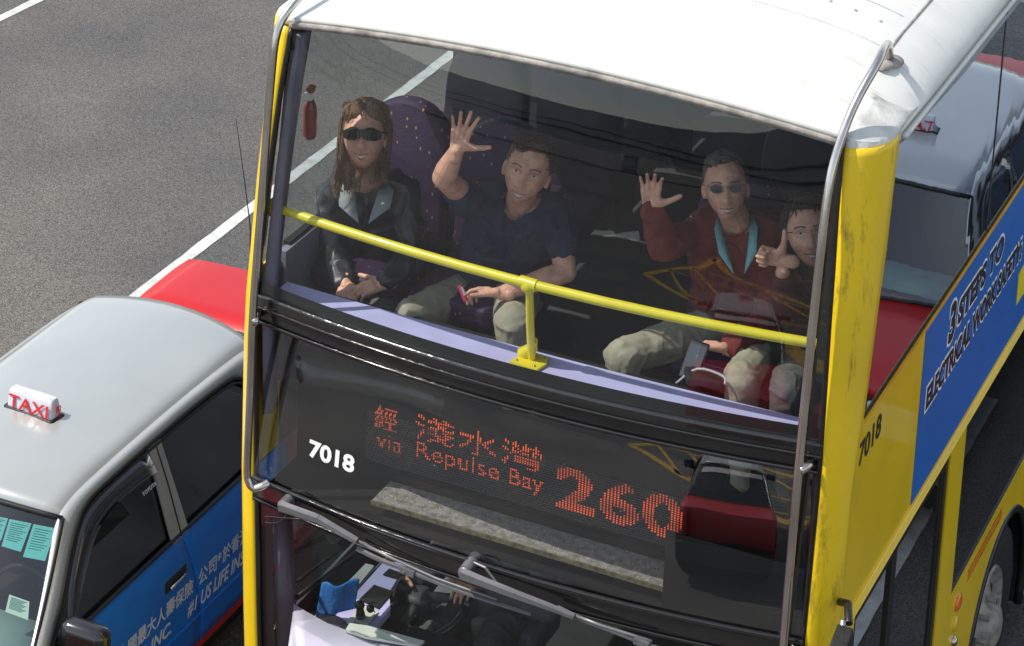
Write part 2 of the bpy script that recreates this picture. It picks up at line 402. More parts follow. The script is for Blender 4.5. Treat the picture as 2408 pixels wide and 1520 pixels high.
patch(1.945, 2.045, off=-.022, nz=5, bow=.12).build("rubber_seal", m_blkg, bus, True, solid=.02)
patch(2.036, 2.050, off=-.036, nz=3, bow=.12).build("seal_bead", m_blkg, bus, True, solid=.006)
patch(1.940, 1.952, off=-.034, nz=3, bow=.12).build("seal_bead", m_blkg, bus, True, solid=.006)
patch(.95, 1.95).build("cab_windscreen", g_cab, bus, True)
patch(.3, .95, nz=5).build("front_panel", m_yel, bus, True, solid=.02)

B().rows([[(x, F(x,2.74)-.005, 2.742) for x in [-1.16+.058*i for i in range(41)]], [(x, F(x,2.74)+.34, 2.742) for x in [-1.16+.058*i for i in range(41)]]]).build("case_lid", m_case, bus, True, solid=.004)
# outer guard rails
LR = [(-1.04,.30,4.10),(-1.07,.24,4.085),(-1.10,.165,4.045),(-1.134,.074,3.946),(-1.137,.027,3.73),(-1.13,-.036,3.327),(-1.135,-.085,2.835),(-1.142,-.086,2.494),(-1.151,-.085,2.13),(-1.142,-.088,2.055),(-1.117,-.085,2.03),(-1.09,-.075,2.04),(-1.07,-.05,2.05)]
RR = [(1.107,.72,4.05),(1.115,.66,4.13),(1.13,.58,4.175),(1.15,.45,4.20),(1.158,.345,4.185),(1.125,.20,4.065),(1.103,.09,3.90),(1.10,.03,3.72),(1.105,-.02,3.45),(1.108,-.06,3.1),(1.11,-.088,2.8),(1.104,-.084,2.34),(1.10,-.08,2.03),(1.097,-.073,1.9),(1.09,-.06,1.6),(1.09,-.04,1.4),(1.09,0,1.34)]
for R_, nm in ((LR,"l"),(RR,"r")):
    gr = B().tube(smoothpts(R_, 4), .0165, 14).build("guard_rail", m_chrome, bus, True)
    sx = -1 if nm == "l" else 1
    for zz in ((2.77,) if sx < 0 else (2.77, 2.0)):
        q = B(); q.tube([(sx*1.12, F(sx*1.12, zz)-.085, zz), (sx*1.135, F(sx*1.12, zz)-.04, zz+.005), (sx*1.14, F(sx*1.12, zz)+.0, zz)], .015, 10); q.build("rail_bracket", m_chrome, gr, True)
B().tube([(-1.06,-.085,2.755),(-1.00,-.09,2.67),(-.95,-.105,2.56)], .012, 8)
q = B(); q.ball((1.11,.72,4.055), (.05,.06,.02), 12); q.ball((1.10,.66,4.06), (.04,.06,.015), 10); q.build("rail_foot", m_seal, bus, True)

# ledge and inner yellow rail
q = B(); N = 40
rw = [[], [], [], []]
for i in range(N+1):
    x = -1.15+2.3*i/N; yf = F(x, 2.8)+.012; yb = .225-.03*(1-(x/1.15)**2)
    rw[0].append((x, yb, 2.76)); rw[1].append((x, yb, 2.797)); rw[2].append((x, yf, 2.80)); rw[3].append((x, yf, 2.76))
q.rows(rw).build("window_ledge", m_lil, bus)
hr = B().tube([(-1.165,.125,3.165)]+[(x, .125-.10*(1-(x/1.15)**2), 3.165) for x in [-1.1,-.9,-.7,-.5,-.3,-.1,0,.1,.3,.5,.7,.9,1.1]]+[(1.165,.125,3.165)], .0195, 16).build("hand_rail", m_rail, bus, True)
q = B(); q.tube([(-.015,.035,3.15),(-.015,.06,2.98),(-.02,.105,2.815)], .0165, 14); q.ball((-.015,.027,3.155), (.034,.028,.032), 14)
q.tube([(-.05,.03,3.165),(.02,.024,3.165)], .024, 14)
q.prism([(-.085,.045,2.801),(.03,.035,2.801),(.045,.10,2.801),(.03,.15,2.801),(-.07,.16,2.801)], (0,0,.012))
q.tube([(-.06,.12,2.815),(-.02,.105,2.86),(-.01,.09,2.9)], [.03,.022,.0165], 12)
q.build("stanchion", m_rail, hr, 40)
for x, y in ((-.065,.065),(.012,.055),(-.055,.14),(.02,.13)): B().ball((x,y,2.814), (.007,.007,.004), 8).build("bolt", m_chrome, hr, True)
for sx in (-1,1): B().tube([(sx*1.15,.125,3.165),(sx*1.172,.125,3.165)], .04, 16).build("rail_flange", m_rail, hr, True)

# interior
B().box((-1.23,.34,2.24), (1.23,11.2,2.30)).build("upper_floor", m_floor, bus)
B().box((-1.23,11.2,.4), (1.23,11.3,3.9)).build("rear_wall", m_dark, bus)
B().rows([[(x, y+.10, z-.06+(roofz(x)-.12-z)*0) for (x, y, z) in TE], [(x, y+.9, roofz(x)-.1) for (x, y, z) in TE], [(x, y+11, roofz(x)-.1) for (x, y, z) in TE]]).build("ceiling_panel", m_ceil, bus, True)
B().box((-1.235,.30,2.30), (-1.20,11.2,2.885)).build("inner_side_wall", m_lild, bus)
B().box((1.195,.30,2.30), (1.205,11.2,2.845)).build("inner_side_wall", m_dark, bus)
# inner lilac windscreen pillars
for sx in (-1, 1):
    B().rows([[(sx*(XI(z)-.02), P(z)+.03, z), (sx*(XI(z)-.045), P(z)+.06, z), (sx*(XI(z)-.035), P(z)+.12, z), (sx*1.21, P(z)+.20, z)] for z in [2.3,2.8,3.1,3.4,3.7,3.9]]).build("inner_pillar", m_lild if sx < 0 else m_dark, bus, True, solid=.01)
# front header above the windscreen
g_hd = mat("header_panel", (.22,.235,.36), .45, var=.1, vs=5)
q = B(); q.rows([[(x, F(x, 3.95)+.05, 4.0-.012+.1*(1-(x/1.15)**2)-.05), (x, F(x, 3.95)+.18, 3.90+.08*(1-(x/1.15)**2)), (x, F(x, 3.95)+.42, 3.86+.08*(1-(x/1.15)**2)), (x, F(x, 3.95)+.46, 4.0+.08*(1-(x/1.15)**2))] for x in [-1.05+.05*i for i in range(43)]])
q.build("header_panel", g_hd, bus, True)
# left side glass and frame
def yz_frame(b, x0, x1, outer, inner):
    (y0,z0,y1,z1) = outer; (a0,b0,a1,b1) = inner
    b.box((x0,y0,z0),(x1,y1,b0)); b.box((x0,y0,b1),(x1,y1,z1)); b.box((x0,y0,b0),(x1,a0,b1)); b.box((x0,a1,b0),(x1,y1,b1))
q = B()
for y in (1.98, 3.6, 5.2, 6.8, 8.4, 10): q.box((-1.245,y,2.88), (-1.22,y+.09,3.90))
q.box((-1.245,.36,2.875), (-1.215,11.2,2.90)); q.build("window_pillar", m_dark, bus)
B().add([(-1.243,.36,2.87),(-1.243,11.2,2.87),(-1.243,11.2,3.9),(-1.243,.40,3.9)], [(0,1,2,3)]).build("side_window", g_left, bus)
B().prism([(-1.25, P(z)+E(z), z) for z in (1.98,2.04,2.6,2.87)]+[(-1.25,.34,2.87),(-1.25,.34,1.98)], (.012,0,0)).prism([(-1.25, P(z)+E(z), z) for z in (.3,.7,1.1)]+[(-1.25,.34,1.1),(-1.25,.34,.3)], (.012,0,0)).build("side_panel", m_yel, bus)
m_dsa = mat("bounce_side_grey", (.15,.16,.18), .6, var=.3, vs=1.5)  # side out of view, its grey chosen for light bounced onto the taxi
B().box((-1.25,.34,.3), (-1.238,1.7,1.10)).build("side_panel", m_dsa, bus)
B().box((-1.25,.34,1.98), (-1.238,1.7,2.87)).build("side_panel", m_dsa, bus)
B().box((-1.246,.34,1.10), (-1.243,1.7,1.98)).build("cab_side_window", g_left, bus)
B().box((-1.25,1.7,.3), (-1.238,11.3,2.87)).build("side_panel", m_dsa, bus)
B().box((-1.25,.40,3.885), (-1.22,11.3,3.93)).build("cant_rail", m_white, bus)

# right side
def YC(z): return P(z)+E(z)
q = B(); pts = [(1.235, YC(z), z) for z in (2.04,2.2,2.4,2.6,2.75,2.852)]
q.prism(pts+[(1.235,11.3,2.852),(1.235,11.3,2.04)], (.015,0,0)).build("side_panel", m_yel, bus)
B().prism([(1.235, YC(z), z) for z in (.3,.8,1.4,1.99)]+[(1.235,.33,1.99),(1.235,.33,.3)], (.015,0,0)).build("side_panel", m_yel, bus)
B().box((1.22,.40,3.885), (1.25,11.3,3.93)).build("cant_rail", m_white, bus)
q = B(); q.prism([(1.240, YC(z)+.004, z) for z in (2.866,3.1,3.4,3.7,3.884)]+[(1.240,1.99,3.884),(1.240,1.99,2.866)], (.004,0,0)); q.prism([(1.240,2.005,2.866),(1.240,2.005,3.884),(1.240,11.2,3.884),(1.240,11.2,2.866)], (.004,0,0))
q.build("side_window", g_side, bus)
q = B(); q.box((1.236,1.988,2.866), (1.246,2.006,3.884)); q.box((1.225,YC(2.87),2.852), (1.2455,11.2,2.868))
q.build("window_seal", m_blk, bus)
B().box((1.215,1.95,2.868), (1.232,2.05,3.884)).build("window_pillar", m_lild, bus)
m_or = mat("orange_yellow_trim", (.78,.40,.01), .4)
B().box((1.246,.235,2.832), (1.254,11.2,2.852)).build("sill_trim", m_or, bus)
q = B()
for k in range(4): q.tube([(1.252, y, 1.992+k*.015) for y in (.10,.5,2,6,11)], .0075, 8)
q.build("side_moulding", m_yel, bus, True)
# the blue advertisement with its lettering
m_ad = mat("blue_advert_vinyl", (.002,.13,.50), .45, var=.06, vs=3)
ad = B().prism([(1.2505,1.055,2.06),(1.2505,1.055,2.828),(1.2505,9.5,2.828),(1.2505,9.5,2.06)], (.002,0,0)).build("advert_panel", m_ad, bus)
m_wt = mat("white_lettering", (.88,.88,.86), .5, var=.02); m_bk = mat("black_lettering", (.012,.012,.016), .4, var=.05); m_ylt = mat("yellow_lettering", (.8,.65,.02), .45)
Yd = (0,1,0); Zd = (0,0,1)
for txt, y0, z0, wd, ht in (("3", 1.435, 2.585, .10, .185), ("STEPS TO", 1.575, 2.612, .75, .115), ("ELECTRICAL WORK SAFETY:", 1.15, 2.432, 1.56, .105)):
    text_on("lettering", txt, (1.2527,y0-.012,z0-.012), Yd, Zd, wd+.024, ht+.024, m_wt, ad, bold=.068, lift=0, thick=.0008)
    text_on("lettering", txt, (1.2539,y0,z0), Yd, Zd, wd, ht, m_bk, ad, bold=.044, lift=0, thick=.0008)
q = B(); q.prism([(1.2527,2.71,2.20),(1.2527,2.70,2.36),(1.2527,2.90,2.37),(1.2527,2.90,2.20)], (.002,0,0)); q.build("advert_corner", m_ylt, ad)
text_on("fleet_number", "7018", (1.2505,.195,2.668), Yd, Zd, .28, .098, m_bk, bus, bold=.012, lift=.001)
# front number
def on_low(q): return Vector((q.x, F(q.x, q.z, .12)+TILT((q.z-2.04)/.695)-.003, q.z))
text_on("fleet_number", "7018", (-.892,0,2.222), (1,0,-.0), Zd, .218, .073, m_wt, bus, bold=.036, fn=on_low, lift=.001, thick=.0005)

# door, lower window
q = B()
yz_frame(q, 1.225, 1.243, (.33,.3,1.70,1.985), (.375,.35,1.64,1.925)); q.box((1.222,.85,.35), (1.246,.925,1.95)); q.box((1.223,1.60,.35), (1.241,1.645,1.93)); q.box((1.224,.34,1.93),(1.244,1.7,1.987))
dr = q.build("door", m_blk, bus)
B().prism([(1.232,.36,.35),(1.232,.36,1.95),(1.232,.86,1.95),(1.232,.86,.35)], (.003,0,0)).prism([(1.232,.905,.35),(1.232,.905,1.95),(1.232,1.665,1.95),(1.232,1.665,.35)], (.003,0,0)).build("door_glass", g_door, dr)
m_gb = mat("grey_door_bar", (.42,.43,.46), .4)
B().tube([(1.18,1.2,.6),(1.18,1.22,1.8)], .014, 8).build("door_handle", m_gb, dr, True)
B().tube([(1.17,1.45,.5),(1.17,1.47,1.85)], .03, 8).build("door_handle", m_gb, dr, True)
B().box((1.232,1.70,.3), (1.25,1.95,1.99)).build("side_panel", m_yel, bus)
q = B(); cy, cz, R_ = 2.95, .40, .58
pts = [(1.232,1.95,1.135),(1.232,1.95,.2)]+[(1.232, cy-R_*math.cos(a), cz+R_*math.sin(a)) for a in [math.radians(-18+216*k/28) for k in range(29)]]+[(1.232,4.6,.2),(1.232,4.6,1.135)]
q.prism(pts, (.018,0,0)).build("side_panel", m_yel, bus)
q = B(); q.tube([(1.243, cy-(R_-.012)*math.cos(a), cz+(R_-.012)*math.sin(a)) for a in [math.radians(-18+216*k/28) for k in range(29)]], .022, 8); q.build("wheel_arch", m_blk, bus, True)
q = B(); q.rows([[(1.22, cy-(R_-.01)*math.cos(a), cz+(R_-.01)*math.sin(a)), (.7, cy-(R_-.01)*math.cos(a), cz+(R_-.01)*math.sin(a))] for a in [math.radians(-18+216*k/20) for k in range(21)]])
q.build("wheel_well", m_dark, bus, True)
B().prism([(1.238,1.96,1.145),(1.238,1.96,1.985),(1.238,11.2,1.985),(1.238,11.2,1.145)], (.003,0,0)).build("lower_window", g_door, bus)
q = B(); yz_frame(q, 1.234, 1.245, (1.95,1.13,11.25,1.992), (1.975,1.15,11.2,1.975)); q.build("window_seal", m_blk, bus)
B().box((1.2,4.6,.2), (1.25,11.3,1.13)).build("side_panel", mat("lower_side_blue", (.03,.09,.2), .4), bus)
m_red = mat("red_stripe_paint", (.5,.015,.012), .35, coat=.3)
B().prism([(1.2512,3.42,.78),(1.2512,3.55,.55),(1.2512,4.59,.45),(1.2512,4.59,1.1),(1.2512,3.9,1.0)], (.003,0,0)).build("side_stripe", m_red, bus)
m_amb = mat("amber_lens", (.75,.18,.01), .15, coat=.6); m_rfl = mat("yellow_reflector", (.75,.5,.02), .2, coat=.5)
B().ball((1.252,2.09,1.03), (.016,.05,.04), 14).build("indicator_lamp", m_amb, bus, True)
B().ball((1.252,2.075,.93), (.014,.035,.035), 14).build("indicator_lamp", m_rfl, bus, True)
B().ball((1.252,2.07,.845), (.02,.025,.025), 14).build("fuel_cap", m_chrome, bus, True)
m_redt = mat("small_red_print", (.55,.05,.02), .5)
q = B(); rr = random.Random(3)
for r_ in range(3):
    y = 2.25
    while y < 2.85:
        l_ = rr.uniform(.008,.016); q.box((1.2502,y,1.085-.022*r_), (1.2512,y+l_,1.085-.022*r_+rr.uniform(.009,.014))); y += l_+rr.uniform(.003,.010)
q.build("notice_print", m_redt, bus)
# wheel
m_tyre = mat("tyre_rubber", (.02,.02,.02), .8, bump=.4, bs=60); m_rim = mat("steel_rim", (.36,.32,.28), .55, metal=.2, var=.2, vs=20)
def wheel(parent, cx, cy, cz, R, wd, side, rimfrac=.58, nuts=8, mr=None):
    def lathe(prof, mt, nm, par, n=40):
        b = B(); b.rows([[(cx+side*px, cy+pr*math.cos(2*math.pi*k/n), cz+pr*math.sin(2*math.pi*k/n)) for k in range(n+1)] for px, pr in prof]); return b.build(nm, mt, par, 40)
    wh = lathe([(-wd,R*rimfrac),(-wd,R*.95),(-wd*.9,R),(-wd*.1,R),(0,R*.95),(0.005,R*.75),(-.01,R*rimfrac)], m_tyre, "wheel", parent)
    rim = lathe([(-.015,R*rimfrac),(.0,R*rimfrac*.97),(-.03,R*rimfrac*.88),(-.05,R*rimfrac*.8),(-.02,R*rimfrac*.55),(.0,R*rimfrac*.4),(.045,R*.2),(.06,R*.12),(.06,.001)], mr or m_rim, "rim", wh)
    for k in range(nuts):
        b = B(); a = 2*math.pi*k/nuts; b.tube([(cx+side*-.02, cy+R*rimfrac*.5*math.cos(a), cz+R*rimfrac*.5*math.sin(a)), (cx+side*.03, cy+R*rimfrac*.5*math.cos(a), cz+R*rimfrac*.5*math.sin(a))], R*.03, 6); b.build("wheel_nut", m_rim, wh)
    for k in range(nuts):
        b = B(); a = 2*math.pi*(k+.5)/nuts; b.ball((cx+side*(-.038), cy+R*rimfrac*.72*math.cos(a), cz+R*rimfrac*.72*math.sin(a)), (.006,R*.055,R*.055), 10); b.build("rim_hole", m_blk, wh)
    return wh
wheel(bus, 1.215, 2.95, .40, .50, .28, 1)
wheel(bus, -1.215, 2.95, .40, .50, .28, -1, nuts=0)
wheel(bus, 1.2, 8.9, .40, .50, .28, 1, nuts=0); wheel(bus, -1.2, 8.9, .40, .50, .28, -1, nuts=0)
# mirror arm at the lower right front corner
q = B(); q.tube([(1.26,.06,2.19),(1.30,.02,2.22),(1.33,-.06,2.19)], .016, 10); q.obox((1.335,-.14,2.03), (.03,.0,0), (0,.05,.02), (0,-.03,.17))
q.build("mirror_arm", m_blk, bus, 40, bevel=.01)
q = B(); q.tube([(1.31,-.06,2.2),(1.31,-.12,1.9)], .012, 8); q.build("mirror_bracket", mat("grey_metal", (.35,.36,.4), .3, metal=.7), bus, True)

# ---------------------------------------------------------------- destination display
def sample_text(txt, rows, bold=0.0, aspect=None):
    """dot matrix of a text: returns list of (col,row) and the column count"""
    me = text_mesh(txt, bold); vs = [Vector((p.co.x, p.co.y, 0)) for p in me.vertices]
    ys = [p.y for p in vs]; xs = [p.x for p in vs]; y0, y1, x0, x1 = min(ys), max(ys), min(xs), max(xs)
    bv = BVHTree.FromPolygons(vs, [tuple(p.vertices) for p in me.polygons])
    st = (y1-y0)/rows; cols = max(1, int(round((x1-x0)/st*(aspect or 1)))); sxx = (x1-x0)/cols; dots = []
    for j in range(rows):
        for i in range(cols):
            h = 0
            for a in (.3,.5,.7):
                for bb in (.3,.5,.7):
                    if bv.ray_cast(Vector((x0+(i+a)*sxx, y0+(j+bb)*st, 1)), Vector((0,0,-1)))[0]: h += 1
            if h >= 4: dots.append((i, j))
    return dots, cols
m_led = mat("led_orange", (.25,.05,.01), .5, emit=(1.0,.13,.04), es=.75)
m_led2 = mat("led_dim_orange", (.25,.05,.01), .5, emit=(1.0,.15,.06), es=.5)
dd = B().box((-.80,.262,1.99), (.585,.30,2.46)).build("destination_display", m_case, bus)
def leds(txt, x0, z0, x1, rows, pitch, mt, bold=0.0, rad=.0037):
    dots, cols = sample_text(txt, rows, bold); px = (x1-x0)/cols; b = B()
    for i, j in dots:
        cx_, cz_ = x0+(i+.5)*px, z0+(j+.5)*pitch
        b.prism([(cx_+rad*math.cos(a), .2615, cz_+rad*math.sin(a)) for a in [math.pi*k/3 for k in range(6)]], (0,-.003,0))
    return b.build("led_dots", mt, dd)
leds("2", .044, 2.115, .212, 20, .0093, m_led, .03); leds("6", .228, 2.115, .396, 20, .0093, m_led, .03); leds("0", .405, 2.115, .572, 20, .0093, m_led, .03)
leds("經", -.755, 2.235, -.655, 16, .0065, m_led2, rad=.0028)
leds("淺水灣", -.575, 2.24, -.02, 16, .0068, m_led, rad=.0029)
leds("via", -.745, 2.15, -.63, 9, .0075, m_led2, rad=.0029)
leds("Repulse", -.565, 2.135, -.20, 12, .0076, m_led, rad=.0030); leds("Bay", -.155, 2.135, -.01, 12, .0076, m_led, rad=.0030)
m_lv = mat("grey_louvre", (.16,.16,.16), .45)
q = B()
for k in range(22):
    z = 2.085+.0165*k*.62; q.box((-.79,.2545,z), (.575,.2590,z+.0014))
q.build("louvre", m_lv, dd)
m_dust = mat("dusty_metal_tray", (.34,.34,.31), .5, var=.25, vs=30, bump=.5, bs=120); speckles(m_dust, 60, (.85,.85,.8), .16)
B().box((-.66,.055,2.028), (.585,.225,2.036)).build("case_tray", m_dust, dd)
B().box((-.64,.225,2.028), (.585,.262,2.072)).build("case_sill", m_case, dd)
B().box((-.66,.048,2.022), (.585,.056,2.040)).build("tray_edge", mat("brass_edge", (.32,.30,.18), .35, metal=.5, var=.3, vs=40, bump=.5), dd)
q = B(); q.box((-1.13,.30,1.97), (1.13,.32,2.74)); q.box((-1.13,.02,1.965), (1.13,.30,1.975)); q.box((.59,.02,1.975),(1.13,.03,2.3))
q.build("display_case", m_case, bus)
m_rslab = mat("dark_car_reflection", (.02,.022,.022), .3, coat=.3)  # added slab imitating a dark car's reflection in the lower glass
q = B(); q.rows([[(-1.0+.62*t, .02+.12*math.sin(t*2), 2.60-.02*t) for t in [i/10 for i in range(11)]], [(-.98+.60*t, -.0+.10*math.sin(t*2)*1.0, 2.52-.03*t) for t in [i/10 for i in range(11)]], [(-.96+.58*t, .01+.10*math.sin(t*2), 2.49-.03*t) for t in [i/10 for i in range(11)]]])
q.build("reflection_slab", m_rslab, bus, True, solid=.01)

# ---------------------------------------------------------------- wipers
m_wip = mat("grey_wiper_metal", (.17,.17,.18), .35, metal=.3, var=.1, vs=20, coat=.3)
def bar(b, pts, w0, w1, th=.012):
    """flat tapering bar along pts in the plane of the glass"""
    pts = [Vector(p) for p in pts]; n = len(pts)
    for i in range(n-1):
        a, c = pts[i], pts[i+1]; d = (c-a).normalized(); s_ = d.cross(Vector((0,-1,0))).normalized()
        wa = w0+(w1-w0)*i/(n-1); wb = w0+(w1-w0)*(i+1)/(n-1); u = Vector((0,-th,0))
        b.add([a-s_*wa, a+s_*wa, c+s_*wb, c-s_*wb, a-s_*wa*.6+u, a+s_*wa*.6+u, c+s_*wb*.6+u, c-s_*wb*.6+u], [(0,1,2,3),(4,7,6,5),(0,4,5,1),(1,5,6,2),(2,6,7,3),(3,7,4,0)])
wp = B(); wp.tube([(-.964,-.03,2.015),(-.964,-.12,2.015)], .026, 14); wp.ball((-.964,-.12,2.012), (.028,.012,.028), 12)
wr = wp.build("wiper", m_wip, bus, 40)
q = B(); bar(q, [(-.975,-.125,2.015),(-.80,-.128,2.012),(-.615,-.148,1.982)], .024, .012, .02); q.build("arm", m_wip, wr)
q = B(); q.tube([(-.63,-.15,1.984),(-.458,-.160,1.957),(-.263,-.172,1.937),(-.128,-.176,1.934),(0,-.178,1.931)], .006, 8); q.build("wiper_link", m_wip, wr, True)
q = B(); bar(q, smoothpts([(-.621,-.142,1.942),(-.507,-.153,1.930),(-.384,-.163,1.929),(-.263,-.170,1.921),(-.116,-.175,1.916),(.028,-.176,1.914),(.141,-.174,1.912)], 3), .011, .005, .010); q.build("blade", m_wip, wr)
q = B(); q.obox((-.384,-.176,1.930), (.03,0,-.003), (0,.008,0), (.001,0,.012)); q.ball((-.395,-.184,1.931), .006, 8); q.build("blade_mount", m_wip, wr)
q = B(); q.tube(smoothpts([(-.94,-.13,1.99),(-.97,-.15,1.955),(-1.03,-.14,1.93),(-1.03,-.14,1.955),(-.95,-.16,1.985),(-.87,-.17,2.01),(-.85,-.15,1.99)], 5), .0035, 6); q.build("washer_hose", m_blk, wr, True)
wp = B(); wp.tube([(-.129,-.10,2.03),(-.129,-.20,2.022)], .027, 14); wp.ball((-.129,-.205,2.018), (.029,.012,.029), 12); wp.tube([(-.12,-.14,2.035),(-.10,-.18,2.06),(-.05,-.19,2.06),(-.02,-.19,2.03),(0,-.19,2.01)], .005, 6)
wr = wp.build("wiper", m_wip, bus, 40)
q = B(); bar(q, [(-.14,-.208,2.018),(-.054,-.206,2.010),(.083,-.20,1.996),(.205,-.19,1.982),(.32,-.18,1.966)], .026, .010, .018); q.build("arm", m_wip, wr)
q = B(); q.tube([(.30,-.18,1.968),(.42,-.172,1.953),(.547,-.16,1.944),(.62,-.152,1.938)], .007, 8); q.tube([(-.05,-.205,2.008),(.143,-.19,1.99),(.30,-.18,1.972)], .004, 6); q.build("wiper_link", m_wip, wr, True)
q = B(); bar(q, smoothpts([(.246,-.175,1.975),(.349,-.17,1.955),(.45,-.165,1.944),(.574,-.155,1.925),(.70,-.145,1.915),(.82,-.13,1.915)], 3), .011, .005, .010); q.build("blade", m_wip, wr)
q = B(); q.obox((.585,-.17,1.930), (.03,0,-.003), (0,.008,0), (.001,0,.012)); q.build("blade_mount", m_wip, wr)

# ---------------------------------------------------------------- seats
m_seat2 = mat("shaded_seat_fabric", (.014,.008,.022), .7, var=.15, vs=20)  # same fabric darkened, the shade of the rear rows put into its colour
def seat(cx, cy, zt=3.40, wd=.42, m_seat=None):
    b = B(); n = 18; rw = []
    for s_ in (0, 1):
        pass
    def outline(sc, yy, lean):
        pts = []
        for k in range(n+1):
            a = math.pi*k/n; x = cx-wd/2*sc*math.cos(a); z = zt-.22+.22*sc*math.sin(a)**.8
            pts.append((x, cy+yy+lean*(z-2.75), z))
        return [(cx-wd/2*sc, cy+yy, 2.72)]+pts+[(cx+wd/2*sc, cy+yy, 2.72)]
    b.rows([outline(.90,-.045,.12), outline(.97,-.035,.12), outline(1,0,.12), outline(.97,.035,.12), outline(.9,.045,.12)])
    o1 = outline(.90,-.045,.12); o2 = outline(.9,.045,.12)
    b.add(o1, [tuple(range(len(o1)))]); b.add(o2, [tuple(range(len(o2)))])
    st = b.build("seat", m_seat, bus, 50)
    q = B(); q.box((cx-wd/2,cy-.46,2.64), (cx+wd/2,cy+.02,2.735)); q.build("seat_cushion", m_seat, st, bevel=.03)
    q = B(); q.box((cx-.03,cy-.3,2.30), (cx+.03,cy-.1,2.64)); q.build("seat_leg", m_dark, st)
ROWS = [1.00, 1.80, 2.60, 3.40, 4.20, 5.0, 5.8, 6.6, 7.4]
for i, y in enumerate(ROWS):
    for x in (-1.0, -.55, .50, .95): seat(x, y-(.03 if i == 0 else 0), 3.335 if i == 0 else 3.30, .40, m_seat if i == 0 else m_seat2)
q = B(); q.tube([(-.205,.93,2.95),(-.215,.90,3.03),(-.215,.90,3.08)], .010, 8); q.ball((-.215,.90,3.10), (.028,.022,.034), 12); q.build("grab_handle", m_blk, bus, True)

# ---------------------------------------------------------------- driver's cab
m_cons = mat("lilac_white_console", (.72,.70,.85), .3, var=.04, coat=.3); m_grey = mat("cab_grey", (.09,.09,.10), .5)
m_stk = mat("pale_sticker", (.62,.66,.58), .5)
B().box((-1.2,.35,.35), (1.2,11,.42)).build("lower_floor", m_floor, bus)
dash = B().box((-1.1,.30,.9), (.75,.62,1.12)).build("dashboard", m_dark, bus)
q = B(); q.rows([[(-0.881,-0.215,1.38), (-1.023,0.096,1.42), (-0.952,0.074,1.42), (-0.843,0.056,1.41), (-0.729,0.063,1.4), (-0.409,0.116,1.38), (-0.225,0.089,1.36)], [(-0.814,-0.336,1.32), (-0.834,-0.252,1.34), (-0.789,-0.227,1.34), (-0.715,-0.185,1.34), (-0.626,-0.135,1.34), (-0.322,-0.06,1.32), (-0.154,-0.06,1.3)]])
q.build("console_cowl", m_cons, dash, True, solid=.02)
q = B(); q.add([(-0.754,0.079,1.43), (-0.681,0.099,1.43), (-0.446,0.144,1.41), (-0.451,0.102,1.41), (-0.66,0.04,1.42), (-0.754,0.042,1.42)], [(0,1,2,3,4,5)]); q.build("cowl_trim", m_stk, dash, solid=.012)
q = B(); q.add([(-0.964,0.288,1.22), (-0.968,0.844,1.22), (-0.873,0.86,1.22), (-0.844,0.635,1.22), (-0.783,0.525,1.22), (-0.78,0.367,1.22)], [(0,1,2,3,4,5)]); cs = q.build("switch_console", m_lil, dash, solid=.03)
q = B(); q.add([(-0.927,0.516,1.24), (-0.921,0.644,1.24), (-0.826,0.639,1.24), (-0.825,0.495,1.24)], [(0,1,2,3)]); q.add([(-0.923,0.732,1.24), (-0.92,0.786,1.24), (-0.846,0.783,1.24), (-0.853,0.734,1.24)], [(0,1,2,3)]); q.build("switch_plate", m_case, cs, solid=.004)
q = B(); q.add([(-0.901,0.335,1.24), (-0.903,0.49,1.24), (-0.814,0.472,1.24), (-0.811,0.316,1.24)], [(0,1,2,3)]); pl = q.build("switch_plate", m_stk, cs, solid=.004)
q = B(); p = Vector((-0.859,0.394,1.25)); q.tube([p, p+Vector((0,-.01,.05))], [.022,.014], 10); q.ball(p+Vector((0,-.012,.06)), .022, 12); q.ball(p+Vector((.03,.03,.03)), .018, 10); q.build("lever", m_blk, cs, True)
text_on("lettering", "ON", (-0.853,0.461,1.246), Vector((-0.821,0.454,1.246))-Vector((-0.853,0.461,1.246)), (-.5,.8,0), .03, .018, m_bk, cs, bold=.02, lift=0)
text_on("lettering", "OFF", (-0.864,0.342,1.246), Vector((-0.833,0.335,1.246))-Vector((-0.864,0.342,1.246)), (-.5,.8,0), .04, .018, m_bk, cs, bold=.02, lift=0)
q = B(); a = Vector((-0.778,0.796,1.16)); rx = .225
nw = Vector((0,-.45,.9)).normalized(); e1 = Vector((1,0,0)); e2 = nw.cross(e1)
q.tube([a+e1*rx*math.cos(t)+e2*rx*math.sin(t) for t in [2*math.pi*k/40 for k in range(41)]], .018, 10)
sw = q.build("steering_wheel", mat("steering_wheel_black", (.045,.045,.048), .25, coat=.4), bus, True)
q = B()
for t in (.2, 2.94, 4.7): q.tube([a-nw*.03, a+e1*rx*math.cos(t)+e2*rx*math.sin(t)], [.03,.014], 8)
q.ball(a-nw*.02, (.07,.07,.03), 14); q.tube([a-nw*.03, a-nw*.35], .035, 10); q.build("hub", m_grey, sw, True)
q = B(); q.tube([a-nw*.08+e1*-.05, a-nw*.09+e1*-.2+e2*-.1], .012, 8); q.build("indicator_stalk", m_blk, sw, True)
q = B(); q.rows([[(-1.12,0.1,1.851), (-1.12,0.156,1.12)], [(-1.11,0.16,1.802), (-1.11,0.272,1.055)], [(-1.12,0.232,1.751), (-1.12,0.318,1.024)]]); q.build("inner_pillar", m_lild, bus, True, solid=.02)
q = B(); q.tube([(-1.1,0.276,1.406), (-1.15,0.727,1.281)], .008, 6); q.tube([(-1.1,0.28,1.329), (-1.15,0.978,1.164)], .012, 6); q.build("cab_window_frame", m_blk, bus, True)
